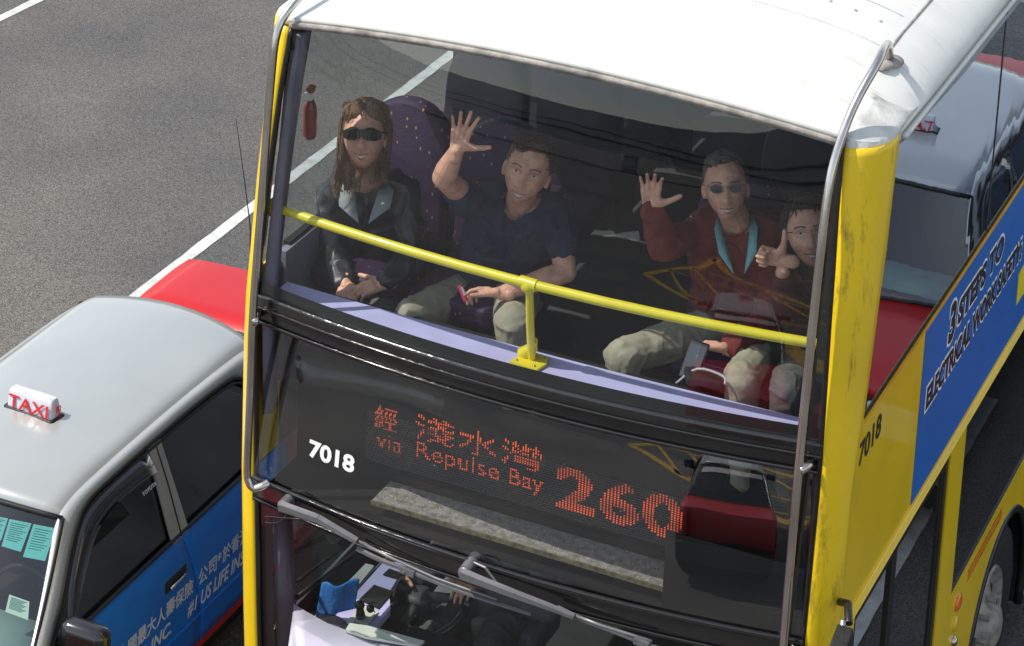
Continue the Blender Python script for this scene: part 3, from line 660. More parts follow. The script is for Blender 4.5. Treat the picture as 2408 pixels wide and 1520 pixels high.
q = B(); q.add([(-1.059,0.227,1.2), (-1.048,0.816,1.2), (-1.008,0.82,1.2), (-0.982,0.235,1.2)], [(0,1,2,3)]); q.build("window_sill", mat("pale_sill", (.42,.45,.43), .5), bus, solid=.02)
q = B(); q.box((-.85,1.25,.9), (-.3,1.40,1.75)); q.box((-.85,.95,.85), (-.3,1.3,1.0)); q.build("driver_seat", mat("grey_seat_cloth", (.22,.22,.23), .8), bus, bevel=.04)
q = B(); q.tube([(-0.568,0.992,1), (-0.569,0.981,0.9)], [.06,.04], 10); q.build("pedal_box", mat("pale_metal_trim", (.42,.41,.38), .4), bus, True)
q = B(); q.box((.75,.40,.42),(1.15,1.0,.5)); q.build("door_step", m_grey, bus)

# small things in the bus
cl = B(); p0 = Vector((-0.987,0.431,1.3))
def cl_fn(u, v):
    return p0+Vector((-.06+.13*u, -.05+.10*u, .05-.14*v+.008*math.sin(u*9+v*3)))+Vector((0,-.05*v+.015*math.cos(u*7),0))
cl.grid(14, 12, cl_fn); o = cl.build("cleaning_cloth", mat("blue_cloth", (.01,.13,.42), .8, var=.2, vs=15, bump=.5), None, True, solid=.004)
tag(o, "crumpled bright blue cloth on a black holder beside the driver's switches", "cloth")
q = B(); q.ball(p0+Vector((.03,-.10,-.09)), (.09,.03,.05), 12); o = q.build("cloth_holder", m_blk, bus, True)
ex = B(); a = Vector((-1.155,.40,3.36)); ex.tube([a, a+Vector((0,0,.015)), a+Vector((0,0,.13)), a+Vector((0,0,.155)), a+Vector((0,0,.175))], [.022,.028,.028,.02,.010], 14)
o = ex.build("fire_extinguisher", m_ext, None, True); tag(o, "small red fire extinguisher hanging on the grey pillar beside the woman in sunglasses", "fire extinguisher")
q = B(); q.box(a+Vector((-.018,-.03,.175)), a+Vector((.018,-.012,.20))); q.build("label_plate", m_wt, o)
q = B(); q.ball(a+Vector((0,0,.215)), (.022,.02,.02), 10); q.tube([a+Vector((0,0,.2)), a+Vector((.03,-.02,.24))], .006, 6); q.build("valve", m_ext, o, True)
# ---------------------------------------------------------------- taxi
CX = -2.755
m_sil = mat("silver_roof_paint", (.46,.48,.47), .30, metal=.35, var=.04, vs=2, coat=.5)
m_tred = mat("red_car_paint", (.52,.004,.007), .4, var=.04, vs=3, coat=.15)
m_tblu = mat("blue_door_wrap", (.004,.20,.74), .45, var=.04, vs=3, coat=.1)
m_beige = mat("lit_silver_pillar", (.40,.38,.33), .4, metal=.2, var=.05)  # silver paint turned beige, the warm light on this pillar put into the colour
m_tblk = mat("black_trim", (.012,.012,.012), .55, var=.1)
m_tint = mat("taxi_interior", (.040,.028,.018), .8)
g_taxi = glass("taxi_glass", (.62,.70,.68), 2.0, .15, 25, .01)
g_taxis = glass("taxi_side_glass", (.42,.44,.42), 1.6, .15, 25, .01)
m_smoke = glass("smoked_visor", (.30,.31,.36), 1.4, .1, 25, .03)
m_cream = mat("cream_plastic", (.62,.62,.68), .3, var=.02, coat=.4)
def SPt(y, z, s=1, lift=0): x = -2.09-(z-.95)*.4186+lift; return (x, y, z) if s > 0 else (2*CX-x, y, z)
def MX(pts, s): return pts if s > 0 else [(2*CX-p[0], p[1], p[2]) for p in pts]
def make_taxi(label):
    t = thing("taxi", (CX, 1.15, GZ), label, "taxi")
    # roof
    def rf(u, v):
        dx = (u*2-1); dx = math.copysign(abs(dx)**.8, dx)*.505
        y0 = .185+.30*dx*dx; y1 = 2.06-.36*dx*dx; y = y0+(y1-y0)*v
        z = 1.475-.045*(dx/.5)**2-(.07*max(0,(abs(dx)-.42)/.085)**2)
        z -= .06*max(0, 1-(y-y0)/.35)**2+.020*max(0, 1-(y1-y)/.2)**2
        return (CX+dx, y, z)
    B().grid(33, 33, rf).build("roof", m_sil, t, True, solid=.012)
    sd_ = {}
    for s in (1, -1):
        # side rail of the roof running down into the front pillar and the rear pillar
        q = B()
        out = [(-.30,.955),(-.08,1.12),(.10,1.27),(.20,1.355),(.32,1.40),(.6,1.415),(1.2,1.42),(1.75,1.41),(1.95,1.385),(2.2,1.25),(2.5,1.08),(2.72,.985)]
        inn = [(-.16,.955),(.05,1.09),(.21,1.225),(.325,1.305),(.43,1.350),(.62,1.365),(1.2,1.367),(1.62,1.355),(1.78,1.325),(1.93,1.20),(2.03,1.06),(2.08,.96)]
        a = smoothpts([SPt(y, z, s, .0) for y, z in out], 3); c = smoothpts([SPt(y, z, s, .012) for y, z in inn], 3)
        mid = [((Vector(p)+Vector(r))/2)+Vector((.02*s,0,.008)) for p, r in zip(a, c)]
        q.rows([a, mid, c]); q.build("pillar", m_sil, t, True, solid=.014)
        for wd_, inset in ((.010,.0),(.008,.022)):
            q = B(); pts = [Vector(SPt(y, z-inset, s, .014)) for y, z in inn]; q.tube(smoothpts(pts, 3), wd_, 8); q.build("window_seal", m_tblk, t, True)
        q = B(); q.rows([[SPt(.955,1.352,s,.010), SPt(.895,.945,s,.012)], [SPt(1.058,1.352,s,.010), SPt(1.035,.945,s,.012)]]); q.build("pillar", m_beige, t, False, solid=.014)
        q = B(); q.tube([SPt(1.012,1.35,s,.018), SPt(1.0,1.18,s,.020), SPt(.968,.95,s,.020)], .004, 6); q.build("door_gap", m_tblk, t, True)
        # side glass
        q = B(); q.add([SPt(y, z, s, -.008) for y, z in [(-.16,.95),(.05,1.09),(.21,1.225),(.325,1.305),(.43,1.35),(.62,1.365),(.96,1.365),(.90,.95)]], [tuple(range(8))]); q.build("front_window", g_taxis, t)
        q = B(); q.add([SPt(y, z, s, -.008) for y, z in [(1.04,.95),(1.06,1.365),(1.62,1.355),(1.78,1.325),(1.93,1.20),(2.03,1.06),(2.08,.95)]], [tuple(range(7))]); q.build("rear_window", g_taxis, t)
        # smoked wind deflector
        q = B(); o_ = smoothpts([SPt(y, z, s, .022) for y, z in [(.02,1.0),(.12,1.12),(.235,1.22),(.34,1.295),(.45,1.335),(.65,1.35),(.93,1.35)]], 3); i_ = smoothpts([SPt(y, z, s, .045) for y, z in [(.045,1.0),(.165,1.09),(.29,1.185),(.40,1.245),(.52,1.275),(.68,1.285),(.93,1.27)]], 3)
        q.rows([o_, i_]).build("wind_deflector", m_smoke, t, True, solid=.004)
        # lower side
        prof = [(.95,-2.088),(.90,-2.072),(.80,-2.063),(.66,-2.060),(.50,-2.061),(.36,-2.066),(.30,-2.072)]
        split = lambda z: interp(z, [.36,.49,.75,.95], [1.135,1.124,1.05,.972])
        def side_rows(y0f, y1f, n=12):
            return [MX([(x, y0f(z)+(y1f(z)-y0f(z))*k/n, z) for k in range(n+1)], s) for z, x in prof]
        d1 = B().rows(side_rows(lambda z: -.02, lambda z: split(z)-.004)).build("front_door", m_tblu, t, True, solid=.01)
        d2 = B().rows(side_rows(lambda z: split(z)+.004, lambda z: 1.98)).build("rear_door", m_tblu, t, True, solid=.01)
        sd_[s] = (d1, d2)
        B().rows(side_rows(lambda z: -1.13, lambda z: -.028)).build("front_wing", m_tred, t, True, solid=.01)
        B().rows(side_rows(lambda z: 1.988, lambda z: 3.36)).build("rear_wing", m_tred, t, True, solid=.01)
        q = B(); q.rows([MX([(-2.071,-1.1,.298),(-2.071,3.3,.298)],s), MX([(-2.066,-1.1,.27),(-2.066,3.3,.27)],s)]); q.build("sill_panel", m_tred, t, False, solid=.01)
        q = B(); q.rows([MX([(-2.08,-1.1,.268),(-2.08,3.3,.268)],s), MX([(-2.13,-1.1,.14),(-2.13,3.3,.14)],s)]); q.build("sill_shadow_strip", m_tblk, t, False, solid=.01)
        q = B(); q.tube(MX([(-2.078,-.30,.958),(-2.078,1,.958),(-2.078,2.1,.958)],s), .010, 8); q.build("belt_moulding", m_tblk, t, True)
        q = B(); q.tube(MX([(-2.055,-.0,.462),(-2.055,1,.462),(-2.055,1.97,.462)],s), .006, 6); q.build("body_crease", m_tblu, t, True)
        for d_, y_ in ((d1,.90),(d2,1.82)):
            q = B(); q.box(*[(min(a,b_),c,e) if i==0 else (max(a,b_),c,e) for i,(a,b_,c,e) in enumerate([((-2.07 if s>0 else 2*CX+2.07),(-2.052 if s>0 else 2*CX+2.052),y_-.10,.735),((-2.07 if s>0 else 2*CX+2.07),(-2.052 if s>0 else 2*CX+2.052),y_+.09,.80)])]); h = q.build("door_handle", m_tblk, d_, bevel=.008)
            q = B(); q.tube(MX([(-2.045,y_-.07,.758),(-2.043,y_,.760),(-2.045,y_+.06,.762)],s), .008, 8); q.build("handle_grip", m_chrome, h, True)
        # mirror
        q = B(); q.obox(MX([(-1.962,-.02,1.028)],s)[0], (.108*s,.01,-.008), (0,.052,0), (0,.005,.068)); mm = q.build("wing_mirror", mat("glossy_black_mirror", (.012,.012,.013), .15, coat=.8), t, 60, bevel=.042)
        q = B(); q.tube(MX([(-2.03,-.02,.985),(-2.10,-.04,.965)],s), [.02,.03], 8); q.build("mirror_stalk", m_tblk, mm, True)
        for y_ in (-.55, 2.62): wheel(t, (-2.075 if s > 0 else 2*CX+2.075), y_, GZ+.31, .31, .18, s, .6, 0)
    # bonnet, boot
    q = B(); q.rows([[(CX+h*k, y, z-.035*abs(k)**4) for k in [i/8-1 for i in range(17)]] for y, z, h in [(-.32,.955,.665),(-.6,.94,.67),(-.95,.90,.665),(-1.12,.86,.65),(-1.17,.78,.64)]]); q.build("bonnet", m_tred, t, True, solid=.01)
    q = B(); q.rows([[(CX+h*k, y+.02*(1-k*k), z-.014*abs(k)**9) for k in [i/8-1 for i in range(17)]] for y, z, h in [(2.64,1.0,.665),(2.9,1.003,.678),(3.2,1.0,.685),(3.36,.990,.685),(3.385,.95,.68),(3.39,.60,.675)]]); q.build("boot_lid", m_tred, t, 50, solid=.01)
    q = B(); q.box((CX-.68,-1.24,.22), (CX+.68,-1.14,.52)); q.box((CX-.68,3.36,.22), (CX+.68,3.47,.52)); q.build("bumper", mat("bumper_black",(.03,.03,.03),.5), t, bevel=.03)
    q = B(); q.box((CX-.64,-1.17,.52), (CX+.64,-1.10,.79)); q.build("grille", m_tblk, t)
    for s in (1,-1):
        q = B(); q.box((CX+s*.50-.13,-1.19,.56), (CX+s*.50+.13,-1.15,.76)); q.build("headlight", mat("lamp_lens",(.6,.62,.65),.1,coat=.8), t, bevel=.02)
        q = B(); q.box((CX+s*.55-.12,3.375,.62), (CX+s*.55+.12,3.395,.80)); q.build("tail_light", mat("tail_lens",(.4,.01,.01),.15,coat=.8), t, bevel=.01)
    q = B(); q.box((CX-.65,-1.1,.12), (CX+.65,3.3,.16)); q.box((CX-.66,-.30,.90),(CX+.66,-.12,.945)); q.build("chassis", m_tint, t)
    # windscreen and rear screen
    def ws(u, v):
        dx = (u*2-1); h = .665+(.505-.665)*v; x = dx*h; yb = -.40+.12*dx*dx; yt = .175+.28*(x)**2
        return (CX+x, yb+(yt-yb)*v, .955+(1.405-.035*(x/.5)**2-.955)*v)
    B().grid(17, 9, ws).build("windscreen", g_taxi, t, True)
    q = B()
    for a_, b_ in (((0,0),(1,0)),((1,0),(1,1)),((1,1),(0,1)),((0,1),(0,0))):
        q.tube([Vector(ws(a_[0]+(b_[0]-a_[0])*k/12, a_[1]+(b_[1]-a_[1])*k/12))+Vector((0,-.003,.004)) for k in range(13)], .012, 8)
    q.build("windscreen_seal", m_tblk, t, True)
    def rs(u, v):
        dx = (u*2-1); h = .665+(.505-.665)*v; x = dx*h; yb = 2.70-.06*dx*dx; yt = 2.05-.34*x*x
        return (CX+x, yb+(yt-yb)*v, 1.0+(1.41-.035*(x/.5)**2-1.0)*v)
    B().grid(17, 9, rs).build("rear_screen", g_taxis, t, True)
    q = B()
    for a_, b_ in (((0,0),(1,0)),((1,0),(1,1)),((1,1),(0,1)),((0,1),(0,0))):
        q.tube([Vector(rs(a_[0]+(b_[0]-a_[0])*k/12, a_[1]+(b_[1]-a_[1])*k/12))+Vector((0,.003,.004)) for k in range(13)], .012, 8)
    q.build("rear_screen_seal", m_tblk, t, True)
    q = B(); q.rows([[Vector(rs(.06+.88*k/10, vv))+Vector((0,.012,.008)) for k in range(11)] for vv in (.78,.93)]); bn = q.build("rear_screen_banner", mat("pale_banner",(.6,.55,.55),.5), t)
    # interior
    q = B(); q.box((CX-.62,-.2,.16),(CX+.62,2.6,.25)); q.box((CX-.62,1.95,.25),(CX+.62,2.1,1.05)); q.box((CX-.6,1.5,.3),(CX+.6,2.0,.58)); q.build("rear_seat", m_tint, t, bevel=.03)
    for s in (1,-1):
        q = B(); q.box((CX+s*.32-.22,.85,.35),(CX+s*.32+.22,.98,1.10)); q.box((CX+s*.32-.22,.4,.3),(CX+s*.32+.22,.9,.55)); q.box((CX+s*.32-.11,.87,1.12),(CX+s*.32+.11,.95,1.27)); q.build("front_seat", m_tint, t, bevel=.03)
    m_dash = mat("green_grey_dash", (.30,.42,.40), .6)
    q = B(); q.rows([[(CX+h*.62, y, z) for h in (-1,-.5,0,.5,1)] for y, z in ((-.26,.952),(-.1,.965),(.06,.955),(.10,.90),(.10,.6))]); q.build("dashboard", m_dash, t, True, solid=.01)
    q = B(); q.tube([(CX+.32+.17*math.cos(a), .22+.06*math.sin(a)*.5, .92+.15*math.sin(a)) for a in [2*math.pi*k/24 for k in range(25)]], .011, 8); q.build("steering_wheel", m_tblk, t, True)
    # roof sign
    q = B()
    bl = [(-2.905,.775),(-2.645,.755),(-2.635,.835),(-2.90,.86)]
    def ring(sc, z, dx=0, dy=0):
        mx_, my_ = -2.772, .806
        pts = []
        for i in range(4):
            a0 = Vector(bl[i]); pv = Vector(bl[i-1]); nx_ = Vector(bl[(i+1)%4])
            for tt in (0,1,2,3):
                e = a0+(pv-a0).normalized()*.012*(1-tt/3)**1.5+(nx_-a0).normalized()*.012*(tt/3)**1.5
                pts.append((mx_+(e.x-mx_)*sc[0]+dx, my_+(e.y-my_)*sc[1]+dy, z))
        return pts+[pts[0]]
    Zb = 1.472
    rr_ = [ring((1,1),Zb), ring((.965,.80),Zb+.055), ring((.93,.66),Zb+.088), ring((.88,.52),Zb+.098), ring((.6,.2),Zb+.100)]
    q.rows(rr_); last = rr_[-1][:-1]; q.add(last, [tuple(range(len(last)))])
    sg = q.build("roof_sign", m_cream, t, 50)
    q = B(); q.rows([ring((1.02,1.05),Zb-.02), ring((1.12,1.34),Zb-.018), ring((1.11,1.32),Zb+.008), ring((1.0,1.0),Zb+.014)]); q.build("sign_base", m_tblk, sg, True)
    m_rt = mat("red_sign_lettering", (.60,.01,.02), .5, var=.02)
    fu = Vector((.26,-.02,0)).normalized(); fv = Vector((.0,.17,.98)).normalized()
    text_on("lettering", "TAXI", (-2.890,.7715,Zb+.016), fu, fv, .228, .060, m_rt, sg, bold=.010, lift=.003, thick=.001)
    text_on("lettering", "TAXI", (-2.690,.8475,Zb+.016), -fu, Vector((0,-.30,.95)).normalized(), .170, .048, m_rt, sg, bold=.010, lift=.002, thick=.001)
    eu = Vector((.01,.08,0)).normalized(); ev = Vector((-.10,0,.98)).normalized()
    text_on("lettering", "的", (-2.637,.782,Zb+.040), eu, ev, .034, .034, m_rt, sg, bold=.02, lift=.004, thick=.001)
    text_on("lettering", "士", (-2.634,.787,Zb+.006), eu, ev, .034, .031, m_rt, sg, bold=.03, lift=.003, thick=.001)
    return t, sd_, ws
taxi, SDs, WSF = make_taxi("silver-roofed red taxi with blue advert doors and TAXI roof sign beside the bus")
taxi2 = copy_tree(taxi, (.95, -8.7, GZ)); taxi2["label"] = "taxi with a plain red boot, mirrored in the bus's lower windscreen"
taxi3 = copy_tree(taxi, (2.62+.0, 1.15+5.30, GZ)); taxi3["label"] = "taxi in the far lane, mirrored in the bus's upper side window"
for t_ in (taxi, taxi2, taxi3): t_["group"] = "red taxis in the traffic"
# door lettering of the near taxi
m_tw = mat("white_door_lettering", (.85,.87,.90), .5, var=.03)
for s_, dd_, txt, y0, z0, wd, ht, sh in ((1,0,"國最大人壽保險", .475,.612,.575,.085,.0),(1,0,"美", .365,.612,.085,.085,0),(1,1,"公司*",1.10,.612,.215,.085,0),(1,1,"於香港",1.325,.612,.245,.085,0),
        (1,0,"LIFE, INC.",.45,.502,.40,.078,.25),(1,0,"#1",1.0,.502,.09,.075,.25),(1,1,"US LIFE INSURANCE",1.125,.502,.75,.075,.25)):
    text_on("lettering", txt, (-2.0535,y0,z0), Yd, Zd, wd, ht, m_tw, SDs[1][dd_], bold=.018 if ht<.08 else .012, shear=sh, lift=.0, thick=.001)
text_on("lettering", "TOYOTA", (-2.176,.80,1.21), Yd, Vector((-.4,0,.9)), .12, .018, m_tw, SDs[1][0], bold=.01, lift=.0)
# papers behind the windscreen
m_turq = mat("turquoise_paper", (.01,.50,.50), .5, var=.05, vs=3, coat=.3); m_pale = mat("pale_paper", (.55,.68,.58), .5, var=.03)
def paper(q4, mt, label, k=.0):
    b = B(); P4 = [Vector(p) for p in q4]; nrm = (P4[1]-P4[0]).cross(P4[3]-P4[0]).normalized(); nrm = nrm if nrm.z > 0 else -nrm
    b.add([p-nrm*.012 for p in P4], [(0,1,2,3)]); o = b.build("licence_paper", mt, None, solid=.002); tag(o, label, "paper", "papers in the taxi windscreen"); OFF[o.name] = Vector((0,0,0))
    b = B()
    for i in range(9):
        t0 = .12+i*.075; a = P4[0].lerp(P4[3], t0); c = P4[1].lerp(P4[2], t0); b.tube([a.lerp(c,.12)-nrm*.009, a.lerp(c,.88-.1*(i%3))-nrm*.009], .0012, 4)
    b.build("print_line", mat("teal_print",(.005,.25,.27),.6), o); return o
n_ = Vector((0,-.5,.6)).normalized(); 
paper([(-2.494,0.186,1.332), (-2.384,0.195,1.339), (-2.374,0.095,1.256), (-2.473,0.093,1.254)], m_turq, "turquoise printed sheet left of the tilted one behind the taxi windscreen")
paper([(-2.374,0.195,1.339), (-2.264,0.204,1.346), (-2.245,0.091,1.253), (-2.354,0.082,1.245)], m_turq, "turquoise printed sheet nearest the taxi's driver-side pillar")
paper([(-2.601,0.178,1.325), (-2.502,0.187,1.332), (-2.488,0.11,1.269), (-2.588,0.103,1.263)], m_turq, "turquoise printed sheet cut off by the photograph's edge")
paper([(-2.338,-0.048,1.137), (-2.234,-0.049,1.136), (-2.203,-0.106,1.088), (-2.322,-0.104,1.09)], m_pale, "pale green card standing low on the taxi's dashboard")
B().ball((-2.868,1.561,1.472), (.022,.016,.002), 14).build("bird_dropping", m_cream, taxi, True)
q = B(); q.tube([(-2.15,1.74,1.4),(-2.15,1.72,2.18),(-2.15,1.66,2.43),(-2.15,1.567,2.785)], [.004,.003,.0022,.0016], 6); q.build("aerial", m_tblk, taxi, True)
# ---------------------------------------------------------------- people
m_skin = mat("skin", (.50,.27,.19), .5, var=.16, vs=22, bump=.35, bs=110)
m_skin2 = mat("fair_skin", (.70,.37,.26), .5, var=.16, vs=22, bump=.35, bs=110)
for ms in (m_skin, m_skin2):
    ms.node_tree.nodes["Principled BSDF"].inputs["Subsurface Weight"].default_value = .05
    ms.node_tree.nodes["Principled BSDF"].inputs["Subsurface Radius"].default_value = (.02,.008,.004)
m_eyew = mat("eye_white", (.7,.68,.65), .2, var=.02); m_iris = mat("iris", (.03,.02,.015), .15, var=.02)
m_lip = mat("lips", (.38,.15,.12), .4, var=.05); m_teeth = mat("teeth", (.55,.51,.46), .25, var=.02)
m_lens = mat("sunglass_lens", (.006,.005,.006), .12, var=.02, spec=.4)
m_wire = mat("thin_metal_frame", (.5,.45,.4), .25, metal=1)
def cone(b, p1, r1, p2, r2, n=14):
    p1, p2 = Vector(p1), Vector(p2); d = (p2-p1); L = d.length or 1e-4; d.normalize(); pts = []; rad = []
    for k in range(5):
        a = math.pi/2*(k/4); pts.append(p1-d*r1*math.cos(a)); rad.append(max(r1*math.sin(a), 1e-4))
    for k in range(5):
        a = math.pi/2*(1-k/4); pts.append(p2+d*r2*math.cos(a)); rad.append(max(r2*math.sin(a), 1e-4))
    b.tube(pts, rad, n)
def voxel(b, name, mt, parent, vox=.006, sm=3, wrinkle=0, wsc=14, seed=0, cut=None):
    me = b.mesh(name); o = bpy.data.objects.new("tmp", me); COL.objects.link(o)
    r = o.modifiers.new("r", 'REMESH'); r.mode = 'VOXEL'; r.voxel_size = vox; r.adaptivity = 0
    s_ = o.modifiers.new("s", 'SMOOTH'); s_.iterations = sm; s_.factor = .5
    bpy.context.view_layer.update(); dg = bpy.context.evaluated_depsgraph_get(); m2 = bpy.data.meshes.new_from_object(o.evaluated_get(dg))
    bpy.data.objects.remove(o); m2.materials.clear()
    if wrinkle:
        sv = Vector((seed*3.1, seed*7.7, seed)); ns = [v.normal.copy() for v in m2.vertices]
        for v, n_ in zip(m2.vertices, ns):
            p = v.co*wsc+sv; a = noise.noise(p+Vector((noise.noise(p*.6), noise.noise(p*.6+Vector((5,5,5))), 0))*1.6)
            b_ = 1-abs(noise.noise(p*.55+Vector((9,0,3))))*2
            v.co += n_*(a*.55+max(0, b_)**3*.6-.3)*wrinkle
    if cut:
        bm = bmesh.new(); bm.from_mesh(m2); bmesh.ops.delete(bm, geom=[v for v in bm.verts if cut(v.co)], context='VERTS'); bm.to_mesh(m2); bm.free()
    return link(name, m2, mt, parent, True)
RX, RZ = .076, .118
def G(x, z):
    g = lambda cx, cz, sx, sz, a: a*math.exp(-((x-cx)/sx)**2/2-((z-cz)/sz)**2/2)
    return (g(0,-.044,.0105,.012,.022)+g(0,-.018,.008,.018,.012)+g(-.013,-.048,.007,.008,.006)+g(.013,-.048,.007,.008,.006)
        +sum(g(s*.032,.0,.016,.011,-.011)+g(s*.03,.021,.022,.008,.006)+g(s*.042,-.036,.017,.017,.007) for s in (-1,1))
        +g(0,-.071,.020,.006,.006)+g(0,-.086,.017,.006,.006)+g(0,-.078,.024,.0025,-.003)+g(0,-.108,.018,.012,.009)+g(0,.055,.05,.03,.003))
def taper(dz): return 1-.30*max(0, -dz)**1.5
def head_pt(x, z):
    dz = z/RZ; r2 = 1-(x/(RX*taper(dz)))**2-dz*dz; return .090*math.sqrt(max(r2, 0))**.85+G(x, z)
class Head:
    def __init__(s, c, f, up, sc=1.0):
        s.c = Vector(c); s.f = Vector(f).normalized(); up = Vector(up); s.u = (up-s.f*up.dot(s.f)).normalized(); s.r = s.u.cross(s.f); s.k = sc
    def w(s, x, y, z): return s.c+(s.r*x+s.f*y+s.u*z)*s.k          # x to the picture's right, y forward, z up
    def surf(s, x, z, e=.001): return s.w(x, head_pt(x, z)+e, z)
    def shape(s, b, fat=1.0):
        n, h = 56, 44; vs = []
        for j in range(h+1):
            for i in range(n):
                ph = math.pi*j/h; th = 2*math.pi*i/n; dx, dy, dz = math.sin(ph)*math.cos(th), math.sin(ph)*math.sin(th), math.cos(ph)
                x = RX*dx*taper(dz)*fat; z = RZ*dz
                if dy > 0: y = .090*max(dy,0)**.85+G(x, z)*min(1, dy*3)
                else: y = .102*dy*(1-.35*max(0, -dz))
                vs.append(s.w(x, y, z))
        b.add(vs, [(j*n+i, j*n+(i+1)%n, (j+1)*n+(i+1)%n, (j+1)*n+i) for j in range(h) for i in range(n)])
        rm = Matrix((s.r, s.f, s.u)).transposed()
        for q in (-1, 1): b.ball(s.w(q*.077,-.008,-.015), (.010*s.k,.018*s.k,.030*s.k), 12, rm)
    def strip(s, b, top, bot, e=.0012, n=14):
        b.rows([[s.surf(x, z, e) for x, z in row] for row in (top, [((a[0]+c[0])/2, (a[1]+c[1])/2) for a, c in zip(top, bot)], bot)])
def face(parent, H, brow, smile=.010, eyes=True, open_=.006, hairm=None):
    xs = [i/8 for i in range(-8, 9)]
    zc = lambda t: -.079+smile*t*t
    q = B(); H.strip(q, [(t*.030, zc(t)+.0055*(1-t*t)+.001) for t in xs], [(t*.029, zc(t)+open_*.4*(1-t*t)) for t in xs], .002); H.strip(q, [(t*.028, zc(t)-open_*(1-t*t)) for t in xs], [(t*.023, zc(t)-(open_+.007)*(1-t*t)-.0005) for t in xs], .002)
    q.build("lips", m_lip, parent, True)
    if open_ > .003:
        q = B(); H.strip(q, [(t*.026, zc(t)+open_*.5*(1-t*t)) for t in xs], [(t*.026, zc(t)-open_*(1-t*t)) for t in xs], .0015); q.build("teeth", m_teeth, parent, True)
    if eyes:
        for s_ in (-1, 1):
            q = B(); q.ball(H.w(s_*.032, head_pt(s_*.032, 0)-.0090, -.001), .0115*H.k, 14); e = q.build("eye", m_eyew, parent, True)
            q = B(); q.ball(H.w(s_*.032, head_pt(s_*.032, 0)+.0005, .0), .0052*H.k, 10); q.build("iris", m_iris, e, True)
            q = B(); H.strip(q, [(s_*.032+t*.018, .011-.005*t*t) for t in xs], [(s_*.032+t*.017, .0028-.004*t*t) for t in xs], .004); q.build("eyelid", m_skin, e, True)
    for s_ in (-1, 1):
        q = B(); H.strip(q, [(s_*.033+t*.019, .0245-.005*t*t) for t in xs], [(s_*.033+t*.018, .0205-.006*t*t) for t in xs], .002); q.build("eyebrow", hairm or brow, parent, True)
def hand(b, wr, d, n, t, k=1.0, curls=(.15,.12,.15,.2), fan=.13, thumb=(.55,.80,.1), ro=1.0):
    """wr wrist, d towards the fingers, n out of the palm, t towards the thumb"""
    wr = Vector(wr); d = Vector(d).normalized(); n = Vector(n); n = (n-d*n.dot(d)).normalized(); tt = d.cross(n); t = Vector(t); t = tt if tt.dot(t) > 0 else -tt
    L = [.072, .080, .074, .058]; lat = [.031, .010, -.011, -.030]; kn = [.090, .095, .090, .080]; R = [.0092,.0094,.0090,.0080]
    cone(b, wr-d*.03*k, .027*k, wr+d*.012*k, .024*k)
    for i in range(4):
        K = wr+(d*kn[i]+t*lat[i])*k; cone(b, wr+(d*.012+t*lat[i]*.55)*k, .0145*k, K, .0115*k); cone(b, wr+(d*.05+t*lat[i]*.8-n*.004)*k, .0135*k, K, .0105*k)
        dd_ = (d+t*(1.5-i)*fan).normalized(); p = K; ang = 0
        for sg, (fr, rr_) in enumerate(((.44,1),(.31,.92),(.25,.82))):
            ang += curls[i]*(1.0, 1.35, .9)[sg]; dr = dd_*math.cos(ang)+n*math.sin(ang); e = p+dr*L[i]*fr*k; cone(b, p, R[i]*rr_*k*ro, e, R[i]*(rr_-.07)*k*ro); p = e
    a = wr+(d*.020+t*.022)*k; v1 = (d*thumb[0]+t*thumb[1]+n*thumb[2]).normalized(); m_ = a+v1*.044*k; cone(b, a, .019*k, m_, .0135*k); cone(b, wr+(d*.03+t*.012+n*.006)*k, .018*k, m_, .012*k)
    v2 = (v1+d*.15).normalized(); m2 = m_+v2*.034*k; cone(b, m_, .0125*k, m2, .0110*k); v3 = (v2+d*.1-n*.05).normalized(); cone(b, m2, .0110*k, m2+v3*.024*k, .0088*k)
    return p
CAMP = Vector((3.547,-8.624,7.871))
def torso(b, J, pad=0, k=1.0, legs=True, arms=True):
    sl, sr, pv, nk = Vector(J["sl"]), Vector(J["sr"]), Vector(J["pv"]), Vector(J["nk"]); ax = (sr-sl).normalized()
    sc = (sl+sr)/2
    cone(b, sl+ax*.02, .060*k+pad, sr-ax*.02, .060*k+pad); cone(b, sc, .085*k+pad, nk, .050*k+pad*.6)
    for s_ in (-1, 1):
        cone(b, sc+ax*s_*.085*k, .098*k+pad, sc.lerp(pv, .55)+ax*s_*.070*k, .095*k+pad); cone(b, sc.lerp(pv, .5)+ax*s_*.065*k, .095*k+pad, pv+ax*s_*.085*k, .105*k+pad)
def arm(b, sh, el, wr, k=1.0, pad=0, to=2.0):
    sh, el, wr = Vector(sh), Vector(el), Vector(wr)
    if to >= 1: cone(b, sh, .054*k+pad, el, .041*k+pad); m_ = el.lerp(wr, .3); cone(b, el, .041*k+pad, m_, .043*k+pad); cone(b, m_, .043*k+pad, el.lerp(wr, min(1, to-1) if to < 2 else 1), (.043-.016*(min(1, to-1) if to < 2 else 1))*k+pad)
    else: cone(b, sh, .056*k+pad, sh.lerp(el, to), .048*k+pad)
def leg(b, hp, kn, an, k=1.0, pad=0):
    cone(b, hp, .088*k+pad, kn, .060*k+pad); cone(b, kn, .060*k+pad, Vector(kn).lerp(Vector(an), .3), .056*k+pad); cone(b, Vector(kn).lerp(Vector(an), .3), .056*k+pad, an, .036*k+pad)
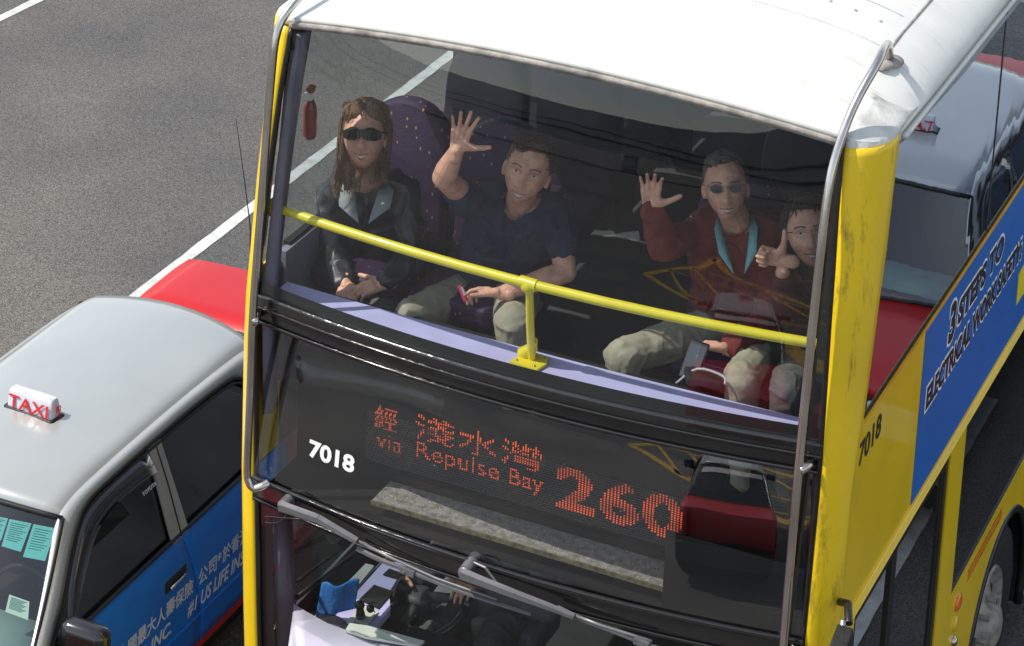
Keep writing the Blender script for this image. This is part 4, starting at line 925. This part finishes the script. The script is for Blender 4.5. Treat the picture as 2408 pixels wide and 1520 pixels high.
def person(label, J, H, skin, top, topcol, trous, sleeve=2, group="people riding in the bus", extra=None, toppad=.019, wr_=.010, vox=.006):
    p = thing("person", (J["pv"][0], J["pv"][1], 2.30 if J["pv"][2] > 2.3 else .42), label, "person", group); k = J.get("k", 1.0)
    b = B(); H.shape(b); cone(b, H.w(0,-.02,-.05), .052*k, J["nk"], .056*k); torso(b, J, 0, k*.96)
    for s_ in "lr":
        if "e"+s_ in J: arm(b, J["s"+s_], J["e"+s_], J["w"+s_], k)
        if "h"+s_ in J: leg(b, J["h"+s_], J["k"+s_], J["a"+s_], k*.92)
    for hh in J.get("hands", []): hand(b, *hh[:4], **hh[4])
    body = voxel(b, "body", skin, p, .0042, 2)
    b = B(); torso(b, J, toppad, k)
    for s_ in "lr":
        if "e"+s_ in J: arm(b, J["s"+s_], J["e"+s_], J["w"+s_], k, toppad*.8, sleeve if isinstance(sleeve, (int, float)) else sleeve[s_])
    cut = None
    nkp = Vector(J["nk"]); hd = H.w(0,0,-.02); dn = (hd-nkp).normalized()
    cut = lambda c: (c-nkp).dot(dn) > .0 and ((c-nkp)-dn*(c-nkp).dot(dn)).length < .068*k
    voxel(b, top, topcol, p, .006, 3, wr_, 13, hash(label) % 97 if False else len(label), cut)
    if "hl" in J:
        b = B()
        for s_ in "lr": leg(b, J["h"+s_], J["k"+s_], J["a"+s_], k, .008)
        cone(b, Vector(J["hl"]), .10*k, Vector(J["hr"]), .10*k)
        voxel(b, "trousers", trous, p, .006, 3, .011, 17, len(label)+3)
    return p
def collar(parent, H, nk, mt, wd=.055, drop=.13, spread=.10, k=1.0, lift=.10, name="collar"):
    """two open lapels hanging from the neck on the chest; nk is the pit of the neck"""
    nk = Vector(nk)
    for s_ in (-1, 1):
        a = nk+H.r*s_*.062*k+H.u*.035*k-H.f*.01; c = nk+H.f*lift*.6+H.r*s_*.012*k-H.u*.03*k; tip = nk+H.f*lift+H.r*s_*spread*k-H.u*drop*.55*k; low = nk+H.f*lift*1.05+H.r*s_*.02*k-H.u*drop*k
        out = nk+H.f*lift*.5+H.r*s_*(spread+.01)*k-H.u*.01*k
        q = B(); q.rows([[a, out], [a.lerp(low,.4)+H.f*.012, tip], [a.lerp(low,.75)+H.f*.016, tip.lerp(low,.45)+H.f*.006], [low, low.lerp(tip,.1)]])
        q.build(name, mt, parent, 25, solid=.005)
def hairvol(name, parent, H, mt, parts, vox=.006, wr=.006, wsc=30):
    b = B(); rm = Matrix((H.r, H.f, H.u)).transposed()
    for x, y, z, rx, ry, rz in parts: b.ball(H.w(x, y, z), (rx*H.k, ry*H.k, rz*H.k), 24, rm)
    return b, rm
def lock(b, H, pts, r0, r1):
    P_ = smoothpts([H.w(*p) for p in pts], 3); n = len(P_); b.tube(P_, [r0+(r1-r0)*i/(n-1) for i in range(n)], 8)
def strands(b, H, n, spec, seed=1, length=.035, r=.0022, comb=(0,.4,-.3), rise=.004, jit=.22):
    """short tufts lying over the ellipsoids in spec"""
    rn = random.Random(seed)
    for _ in range(n):
        ex = spec[rn.randrange(len(spec))]; cx, cy, cz, rx, ry, rz = ex
        d = Vector((rn.gauss(0,1), rn.gauss(0,1), rn.gauss(.5,.9))).normalized()
        if d.z < -.5: continue
        p = Vector((cx+d.x*rx, cy+d.y*ry, cz+d.z*rz)); nm = Vector((d.x/rx, d.y/ry, d.z/rz)).normalized()
        if p.y > .055 and p.z < .062: continue
        t = Vector(comb)+Vector((rn.uniform(-jit,jit), rn.uniform(-jit,jit), rn.uniform(-jit,jit))); t = (t-nm*t.dot(nm)).normalized()
        L = length*rn.uniform(.6,1.3); q0 = p-nm*.002; q1 = p+t*L*.5+nm*rise; q2 = p+t*L*.95-nm*(.004+L*L*4)
        b.tube([H.w(*q0), H.w(*q1), H.w(*q2)], [r*H.k, r*H.k, r*.3*H.k], 4, False)
def longhair(b, H, n, seed, sides, r=.0028):
    rn = random.Random(seed)
    for _ in range(n):
        s_, xa, xb, za, zb, ya, yb = sides[rn.randrange(len(sides))]
        dpt = rn.uniform(ya, yb); x0 = s_*rn.uniform(.066,.090); x1 = s_*rn.uniform(xa, xb); z1 = rn.uniform(za, zb); tp = rn.uniform(-.03,.03)
        ang = rn.uniform(.1,.9)
        pts = [(s_*.092*math.sin(ang*.5)+tp*.3, dpt*.5, .138*math.cos(ang*.55)),(x0*.90, dpt*.8, .075),(x0*1.06,dpt,.01+rn.uniform(-.02,.02)),((x0+x1)/2+rn.uniform(-.006,.006),dpt+rn.uniform(-.008,.008),z1*.55),(x1,dpt+.02+rn.uniform(-.01,.01),z1)]
        lock(b, H, pts, r, r*.35)
def hairmat(nm, c1, c2):
    m_ = mat(nm, c1, .45, var=.2, vs=26, col2=c2, stretch=(6,6,.5), bump=.8, bs=40); return m_
def towards(p, rx=0, up=0): return (CAMP-Vector(p)).normalized()

m_jk = mat("black_shiny_jacket", (.022,.024,.028), .38, var=.25, vs=12, bump=.4, bs=18)
m_gcol = mat("grey_collar_lining", (.30,.33,.33), .7)
m_navy = mat("navy_polo_knit", (.020,.028,.060), .85, var=.15, vs=30, bump=.3, bs=150)
m_khaki = mat("khaki_trousers", (.33,.31,.23), .8, var=.1, vs=10, bump=.4, bs=25)
m_gtr = mat("grey_trousers", (.10,.10,.095), .8, var=.1, vs=10, bump=.4, bs=25)
m_redj = mat("dark_red_jacket", (.17,.018,.014), .8, var=.18, vs=14, bump=.5, bs=60)
m_teal = mat("pale_teal_collar", (.20,.46,.46), .6, var=.05)
m_drkt = mat("black_top", (.012,.012,.014), .7, bump=.3, bs=30)
m_maroon = mat("maroon_coat", (.10,.012,.012), .8, bump=.4, bs=30)

# woman with wraparound sunglasses
c = Vector((-0.996,0.58,3.339)); f = towards(c)+Vector((-.12,0,.02)); H = Head(c, f, (-.13,.25,1), 1.13)
J = dict(k=1.05, nk=(-1.022,0.68,3.085), sl=(-1.207,0.72,2.96), sr=(-0.881,0.74,3.037), pv=(-1.074,0.84,2.537), el=(-1.157,0.62,2.765), wl=(-0.995,0.44,2.733), er=(-0.789,0.66,2.819), wr=(-0.825,0.46,2.767),
    hl=(-1.148,0.8,2.492), hr=(-0.948,0.8,2.543), kl=(-0.995,0.4,2.603), kr=(-0.8,0.38,2.624), al=(-0.972,0.38,2.123), ar=(-0.786,0.38,2.156))
tl = towards(c)
J["hands"] = [((-0.995,0.44,2.733), Vector((.10,-.22,-.10)), (.3,.2,-1), (.9,.3,0), dict(curls=(.5,.5,.5,.5), k=1.0, fan=.05)), ((-0.825,0.46,2.767), Vector((-.25,-.20,-.06)), (-.1,.2,-1), (-.3,.6,.2), dict(curls=(.45,.5,.5,.5), k=1.0, fan=.05))]
p = person("smiling woman in dark wraparound sunglasses and black jacket with grey collar, long brown hair", J, H, m_skin2, "jacket", m_jk, m_gtr, 1.92, wr_=.024)
face(p, H, None, .012, False, .0065, hairmat("dark_brow", (.05,.03,.02), (.02,.012,.01)))
hm = hairmat("brown_hair", (.26,.14,.07), (.07,.035,.018))
b, rm = hairvol("hair", p, H, hm, [(0,-.030,.020,.090,.103,.116),(0,-.05,-.02,.088,.075,.12),(-.034,.024,.078,.048,.062,.042),(.036,.022,.080,.045,.062,.042)])
SD_ = [(-1,.080,.112,-.235,-.17,-.07,.015),(-1,.075,.10,-.20,-.12,-.06,.02),(1,.068,.088,-.17,-.10,-.07,.005),(-1,.03,.07,-.22,-.15,-.08,-.04),(1,.02,.06,-.19,-.12,-.08,-.04)]
for x0, z1 in ((-.082,-.17),(-.06,-.20),(-.02,-.20),(.03,-.17),(.075,-.12)): lock(b, H, [(x0*.9,-.03,.05),(x0*1.05,-.04,-.05),(x0,-.03,z1)], .034, .012)
ho = voxel(b, "hair", hm, p, .005, 3, .002, 60, 2)
b = B(); longhair(b, H, 330, 5, SD_); strands(b, H, 240, [(0,-.030,.020,.091,.104,.118),(-.034,.024,.078,.049,.063,.043),(.036,.022,.080,.046,.063,.043)], 3, .05, .0022, (0,-.6,-.8), .001)
b.build("hair_strands", hm, ho, True)
def band(b, H, zt, zb, xm=.074, n=24, e=.013, notch=True):
    top, mid, bot = [], [], []
    for i in range(n+1):
        t = i/n*2-1; x = xm*math.sin(t*math.pi/2*.86); y = .112*math.cos(t*math.pi/2*.72)+.002
        hb = .004+.019*max(0, 1-((abs(t)-.46)/.60)**2); ht = .016-.006*abs(t)**3
        top.append(H.w(x, y, ht)); mid.append(H.w(x, y+.004, (ht-hb)/2)); bot.append(H.w(x, y-.001, -hb))
    b.rows([top, mid, bot])
q = B()
for s_ in (-1, 1):
    rws_ = []
    for v in range(9):
        tz = -1+2*v/8; row = []
        for u_ in range(13):
            tx = -1+2*u_/12; hx = (1-abs(tz)**2.6)**(1/2.6) if abs(tz) < 1 else .35; x = s_*.0355+.0335*tx*max(hx, .35); z = -.002+.0215*tz
            row.append(H.w(x, .113-9.5*x*x, z))
        rws_.append(row)
    q.rows(rws_)
sgl = q.build("sunglasses", m_lens, p, 40, solid=.003)
q = B(); q.tube([H.w(x, .114-9.5*x*x, .011) for x in (-.062,-.04,-.02,0,.02,.04,.062)], .0035, 6); q.build("frame", m_lens, sgl, True)
q = B()
for s_ in (-1,1): q.tube([H.w(s_*.066,.070,.010), H.w(s_*.080,.035,.008), H.w(s_*.086,-.01,.006)], .0035, 6)
q.build("temple", m_lens, sgl, True)
collar(p, H, (-1.005,0.64,3.082), m_gcol, drop=.15, spread=.105, lift=.085)
q = B()
for s_, dz in ((-.125,-.055),(-.105,-.075)): q.ball(Vector(J["nk"])+H.r*s_+H.u*(dz+.035)+H.f*.085, .0075, 8)
q.build("snap_button", m_wire, p, True)

# man waving on the left
c = Vector((-0.279,0.6,3.342)); f = towards(c)+Vector((-.10,0,-.16)); H = Head(c, f, (.17,.2,1), 1.16)
J = dict(k=1.08, nk=(-0.347,0.7,3.128), sl=(-0.528,0.7,3.076), sr=(-0.194,0.74,3.083), pv=(-0.487,0.86,2.654), el=(-0.518,0.32,3.365), wl=(-0.436,0.26,3.526), er=(-0.103,0.62,2.932), wr=(-0.29,0.42,2.88),
    hl=(-0.585,0.8,2.636), hr=(-0.384,0.8,2.668), kl=(-0.659,0.36,2.709), kr=(-0.205,0.34,2.804), al=(-0.643,0.36,2.246), ar=(-0.185,0.34,2.347))
w0 = Vector((-0.436,0.26,3.526)); tc_ = towards(w0)
upv = Vector((.10,.0,1))
J["hands"] = [(w0, upv+Vector((.10,0,0)), tc_, (1,0,-.1), dict(k=1.02, curls=(.08,.06,.06,.05), fan=.20, thumb=(.20,.95,.15))),
              ((-0.29,0.42,2.88), Vector((-1,-.25,.02)), (0,-.5,-.8), (0,-.3,1), dict(k=1.0, curls=(.35,.55,.6,.6), fan=.03, thumb=(.8,.35,.3)))]
p = person("man in navy polo waving an open palm beside the woman, short brown hair", J, H, m_skin2, "polo_shirt", m_navy, m_khaki, .55, wr_=.020)
hm2 = hairmat("short_brown_hair", (.12,.06,.03), (.03,.016,.010))
face(p, H, None, .012, True, .007, hm2)
b, rm = hairvol("hair", p, H, hm2, [(0,-.022,.026,.082,.100,.108),(0,.012,.092,.062,.068,.034),(-.03,.03,.088,.03,.05,.028)])
ho = voxel(b, "hair", hm2, p, .005, 2, .004, 45, 5)
b = B(); strands(b, H, 620, [(0,-.022,.026,.083,.101,.109),(0,.012,.092,.063,.069,.035),(-.03,.03,.088,.031,.051,.029)], 6, .034, .0023, (-.5,.5,-.1), .003); b.build("hair_strands", hm2, ho, True)
collar(p, H, (-0.337,0.66,3.134), m_navy, drop=.12, spread=.085, lift=.075)
q = B(); q.obox(Vector((-0.406,0.3,2.903)), (.008,0,.008), (0,.006,0), (-.016,0,.03)); o = q.build("pocket_knife", mat("red_plastic",(.5,.02,.03),.2,coat=.6), None, bevel=.004); tag(o, "small red and silver gadget held in the waving man's lowered hand", "gadget")
q = B(); q.obox(Vector((-0.401,0.295,2.918)), (.004,0,.004), (0,.004,0), (-.008,0,.016)); q.build("silver_cap", m_chrome, o)

# man in the red jacket
c = Vector((0.537,0.62,3.455)); f = towards(c)+Vector((.02,0,-.08)); H = Head(c, f, (-.22,.25,1), 1.08)
J = dict(k=1.05, nk=(0.564,0.7,3.283), sl=(0.409,0.74,3.183), sr=(0.698,0.76,3.2), pv=(0.574,0.88,2.795), el=(0.342,0.5,3.214), wl=(0.304,0.44,3.378), er=(0.744,0.66,2.939), wr=(0.653,0.44,2.876),
    hl=(0.483,0.82,2.742), hr=(0.677,0.82,2.756), kl=(0.25,0.36,2.777), kr=(0.749,0.32,2.837), al=(0.288,0.36,2.342), ar=(0.777,0.32,2.413))
w0 = Vector((0.304,0.44,3.378)); tc_ = towards(w0)
J["hands"] = [(w0, Vector((-.04,0,1)), tc_, (1,0,0), dict(k=1.0, curls=(.32,.28,.22,.10), fan=.14, thumb=(.35,.92,.15))),
              ((0.653,0.44,2.876), Vector((-1,-.3,.08)), (.1,-.7,-.7), (0,-.2,1), dict(k=1.0, curls=(.5,.6,.6,.6), fan=.03, thumb=(.9,.25,.3)))]
p = person("older man in dark red jacket and teal collar raising one palm, phone in other hand", J, H, m_skin2, "jacket", m_redj, m_khaki, 1.95, wr_=.024, toppad=.022)
hm3 = hairmat("thin_grey_hair", (.16,.13,.10), (.06,.05,.04))
face(p, H, None, .011, False, .006, hm3)
b, rm = hairvol("hair", p, H, hm3, [(0,-.026,.022,.081,.098,.104),(-.01,.010,.090,.058,.062,.030)])
ho = voxel(b, "hair", hm3, p, .005, 2, .003, 45, 9)
b = B(); strands(b, H, 420, [(0,-.026,.022,.082,.099,.105),(-.01,.010,.090,.059,.063,.031)], 8, .026, .0020, (.5,-.2,-.1), .0015); b.build("hair_strands", hm3, ho, True)
q = B()
for s_ in (-1, 1):
    pts = [H.w(s_*.034+.021*math.cos(a), .104-.012*abs(.034+s_*0)*10*.3-.25*(abs(s_*.034+.021*math.cos(a)))**2*8, .0+.016*math.sin(a)) for a in [2*math.pi*k/20 for k in range(20)]]
    q.add(pts, [tuple(range(20))])
sg = q.build("sunglasses", m_lens, p, solid=.003)
q = B(); q.tube([H.w(-.013,.108,.004), H.w(0,.112,.007), H.w(.013,.108,.004)], .002, 6)
for s_ in (-1,1): q.tube([H.w(s_*.055,.085,.006), H.w(s_*.080,0,.008)], .002, 6)
q.build("frame", m_wire, sg, True)
collar(p, H, (0.575,0.66,3.288), m_teal, drop=.17, spread=.068, lift=.095, k=1.05)
q = B(); a = Vector((0.554,0.33,2.855)); t_ = (CAMP-a).normalized(); q.obox(a, (.036,0,-.004), (.003,.006,.0), (.012,.03,.068)); o = q.build("mobile_phone", mat("phone_black",(.02,.02,.022),.15,coat=.8), None, bevel=.006); tag(o, "black mobile phone held upright over the khaki knee of the man in red", "phone")
q = B(); q.obox(a+Vector((0,-.0075,.0)), (.031,0,-.004), (0,.001,0), (.0105,.027,.058)); q.build("screen", mat("phone_screen",(.05,.05,.055),.1,coat=1), o)
q = B(); q.obox(Vector((0.619,0.26,2.83)), (.065,.03,-.01), (-.02,.04,0), (0,0,.02)); o = q.build("camera_bag", mat("black_nylon",(.012,.012,.013),.6,bump=.3), None, bevel=.012); tag(o, "small black bag with a pale strap lying between the red-jacketed man's knees", "bag")
q = B(); q.tube(smoothpts([(0.518,0.24,2.791), (0.595,0.25,2.868), (0.699,0.24,2.871), (0.716,0.22,2.85)], 4), .005, 6); q.build("strap", mat("pale_strap",(.45,.45,.43),.6), o, True)

# passenger giving the thumbs up at the right edge
c = Vector((0.883,0.6,3.357)); f = towards(c)+Vector((.05,0,-.02)); H = Head(c, f, (-.27,.2,1), 1.10)
J = dict(k=.98, nk=(0.886,0.7,3.161), sl=(0.791,0.74,3.054), sr=(0.996,0.78,3.05), pv=(0.889,0.88,2.683), el=(0.821,0.6,2.995), wl=(0.863,0.36,3.289), er=(1.069,0.64,2.88), wr=(1.013,0.46,2.825),
    hl=(0.828,0.8,2.685), hr=(0.966,0.8,2.686), kl=(0.924,0.32,2.841), kr=(1.087,0.3,2.843), al=(0.954,0.32,2.412), ar=(1.117,0.3,2.435))
w0 = Vector((0.816,0.46,3.254)); tc_ = towards(w0)
rt = Vector((1,0,0))
J["hands"] = [((0.87,0.36,3.339), Vector((-.85,-.25,.12)), Vector((.35,-.75,-.1)), (0,0,1), dict(k=.98, curls=(1.25,1.25,1.25,1.25), fan=.0, thumb=(-.05,1.0,.0)))]
p = person("passenger with thin glasses and dark hair giving a thumbs up behind the right rail", J, H, m_skin2, "coat", m_maroon, m_gtr, 1.9, wr_=.022)
hm4 = hairmat("dark_hair", (.035,.022,.015), (.012,.008,.006))
face(p, H, None, .010, True, .005, hm4)
b, rm = hairvol("hair", p, H, hm4, [(0,-.026,.024,.088,.100,.112),(0,.012,.090,.062,.066,.036),(0,-.05,-.05,.085,.06,.12)])
for x0, x1, z1 in ((-.082,-.088,-.15),(.082,.088,-.16),(-.07,-.075,-.17),(.07,.07,-.18)): lock(b, H, [(x0*.85,0,.07),(x0,-.01,0),(x1,-.01,z1*.6),(x1,0,z1)], .022, .010)
ho = voxel(b, "hair", hm4, p, .005, 2, .003, 34, 4)
b = B(); longhair(b, H, 160, 9, [(-1,.075,.092,-.19,-.12,-.07,.01),(1,.075,.092,-.19,-.12,-.07,.01)]); strands(b, H, 220, [(0,-.026,.024,.089,.101,.113),(0,.012,.090,.063,.067,.037)], 13, .055, .0022, (.2,-.6,-.8), .001); b.build("hair_strands", hm4, ho, True)
q = B()
for s_ in (-1, 1): q.tube([H.w(s_*.032+.022*math.cos(a), .106-2.0*(s_*.032+.022*math.cos(a))**2*1.5, .0+.014*math.sin(a)) for a in [2*math.pi*k/20 for k in range(21)]], .0013, 5)
q.tube([H.w(-.011,.108,.003), H.w(0,.113,.006), H.w(.011,.108,.003)], .0014, 5)
for s_ in (-1,1): q.tube([H.w(s_*.053,.096,.004), H.w(s_*.082,0,.006)], .0016, 5)
q.build("glasses", m_wire, p, True)
# the driver, mostly hidden below the display
c = Vector((-.56,1.05,1.62)); H = Head(c, (.1,-1,-.1), (0,.05,1), 1.0)
hw = Vector((-0.589,0.808,1.22))
J = dict(k=1.0, nk=(-.56,1.12,1.44), sl=(-.75,1.14,1.36), sr=(-.37,1.14,1.36), pv=(-.56,1.18,.98), el=(-.82,.95,1.12), wl=tuple(Vector((-0.913,0.734,1.2))+Vector((0,.12,0))), er=(-.26,1.0,1.12), wr=tuple(hw+Vector((.03,.10,.01))),
    hl=(-.66,1.1,.98), hr=(-.46,1.1,.98), kl=(-.70,.66,1.0), kr=(-.42,.66,1.0), al=(-.70,.6,.5), ar=(-.42,.6,.5))
J["hands"] = [(hw+Vector((.03,.10,.01)), Vector((-.15,-1,.12)), (0,-.2,-1), (-1,0,0), dict(k=1.0, curls=(.35,.4,.4,.4), fan=.06)), (Vector(J["wl"]), Vector((.1,-1,.1)), (0,-.2,-1), (1,0,0), dict(k=1.0, curls=(.5,.6,.6,.6), fan=.05))]
p = person("bus driver whose fingers show on the far side of the steering wheel", J, H, m_skin2, "uniform_shirt", mat("grey_uniform", (.12,.12,.13), .8), mat("driver_grey_trousers", (.15,.15,.14), .8), 1.8, group="people riding in the bus")
b, rm = hairvol("hair", p, H, hm4, [(0,-.022,.026,.082,.100,.108)]); voxel(b, "hair", hm4, p, .007, 1, .004, 45, 5)

# ---------------------------------------------------------------- what the glass mirrors up the road
m_via = mat("green_grey_concrete", (.42,.47,.45), .8, var=.15, vs=.3); m_vd = mat("dark_shadow_gap", (.02,.022,.022), .8)
m_tow = mat("dark_blue_facade", (.035,.045,.075), .3); m_win = mat("window_band_glass", (.02,.03,.04), .1)
vd = thing("viaduct", (0,-62,GZ), "long green-grey flyover crossing the road far ahead, mirrored in the windscreen", "flyover")
q = B(); q.box((-110,-64,2.2), (90,-61,7.4)); q.build("deck", m_via, vd)
q = B(); q.box((-110,-61,3.3), (90,-60.9,3.55)); q.box((-110,-61,4.3), (90,-60.9,4.5)); q.build("joint_band", m_vd, vd)
for k in range(9):
    x = -100+22*k; B().tube([(x,-62.5,GZ),(x,-62.5,2.2)], .9, 16).build("pier", m_via, vd, True)
for i, (x0, x1, y0, y1, h, lab) in enumerate([(-130,-95,-110,-80,26,"lower grey-green block mirrored at the windscreen's left corner")]):
    bt = thing("building", ((x0+x1)/2, (y0+y1)/2, GZ), lab, "building", "blocks mirrored in the windscreen")
    B().box((x0,y0,GZ), (x1,y1,h)).build("wall", m_via, bt)
    for s_ in range(2, int(h/3.4)):
        q = B(); q.box((x0+1,y1-.1,s_*3.4), (x1-1,y1+.05,s_*3.4+1.6)); q.build("window_band", m_win, bt)
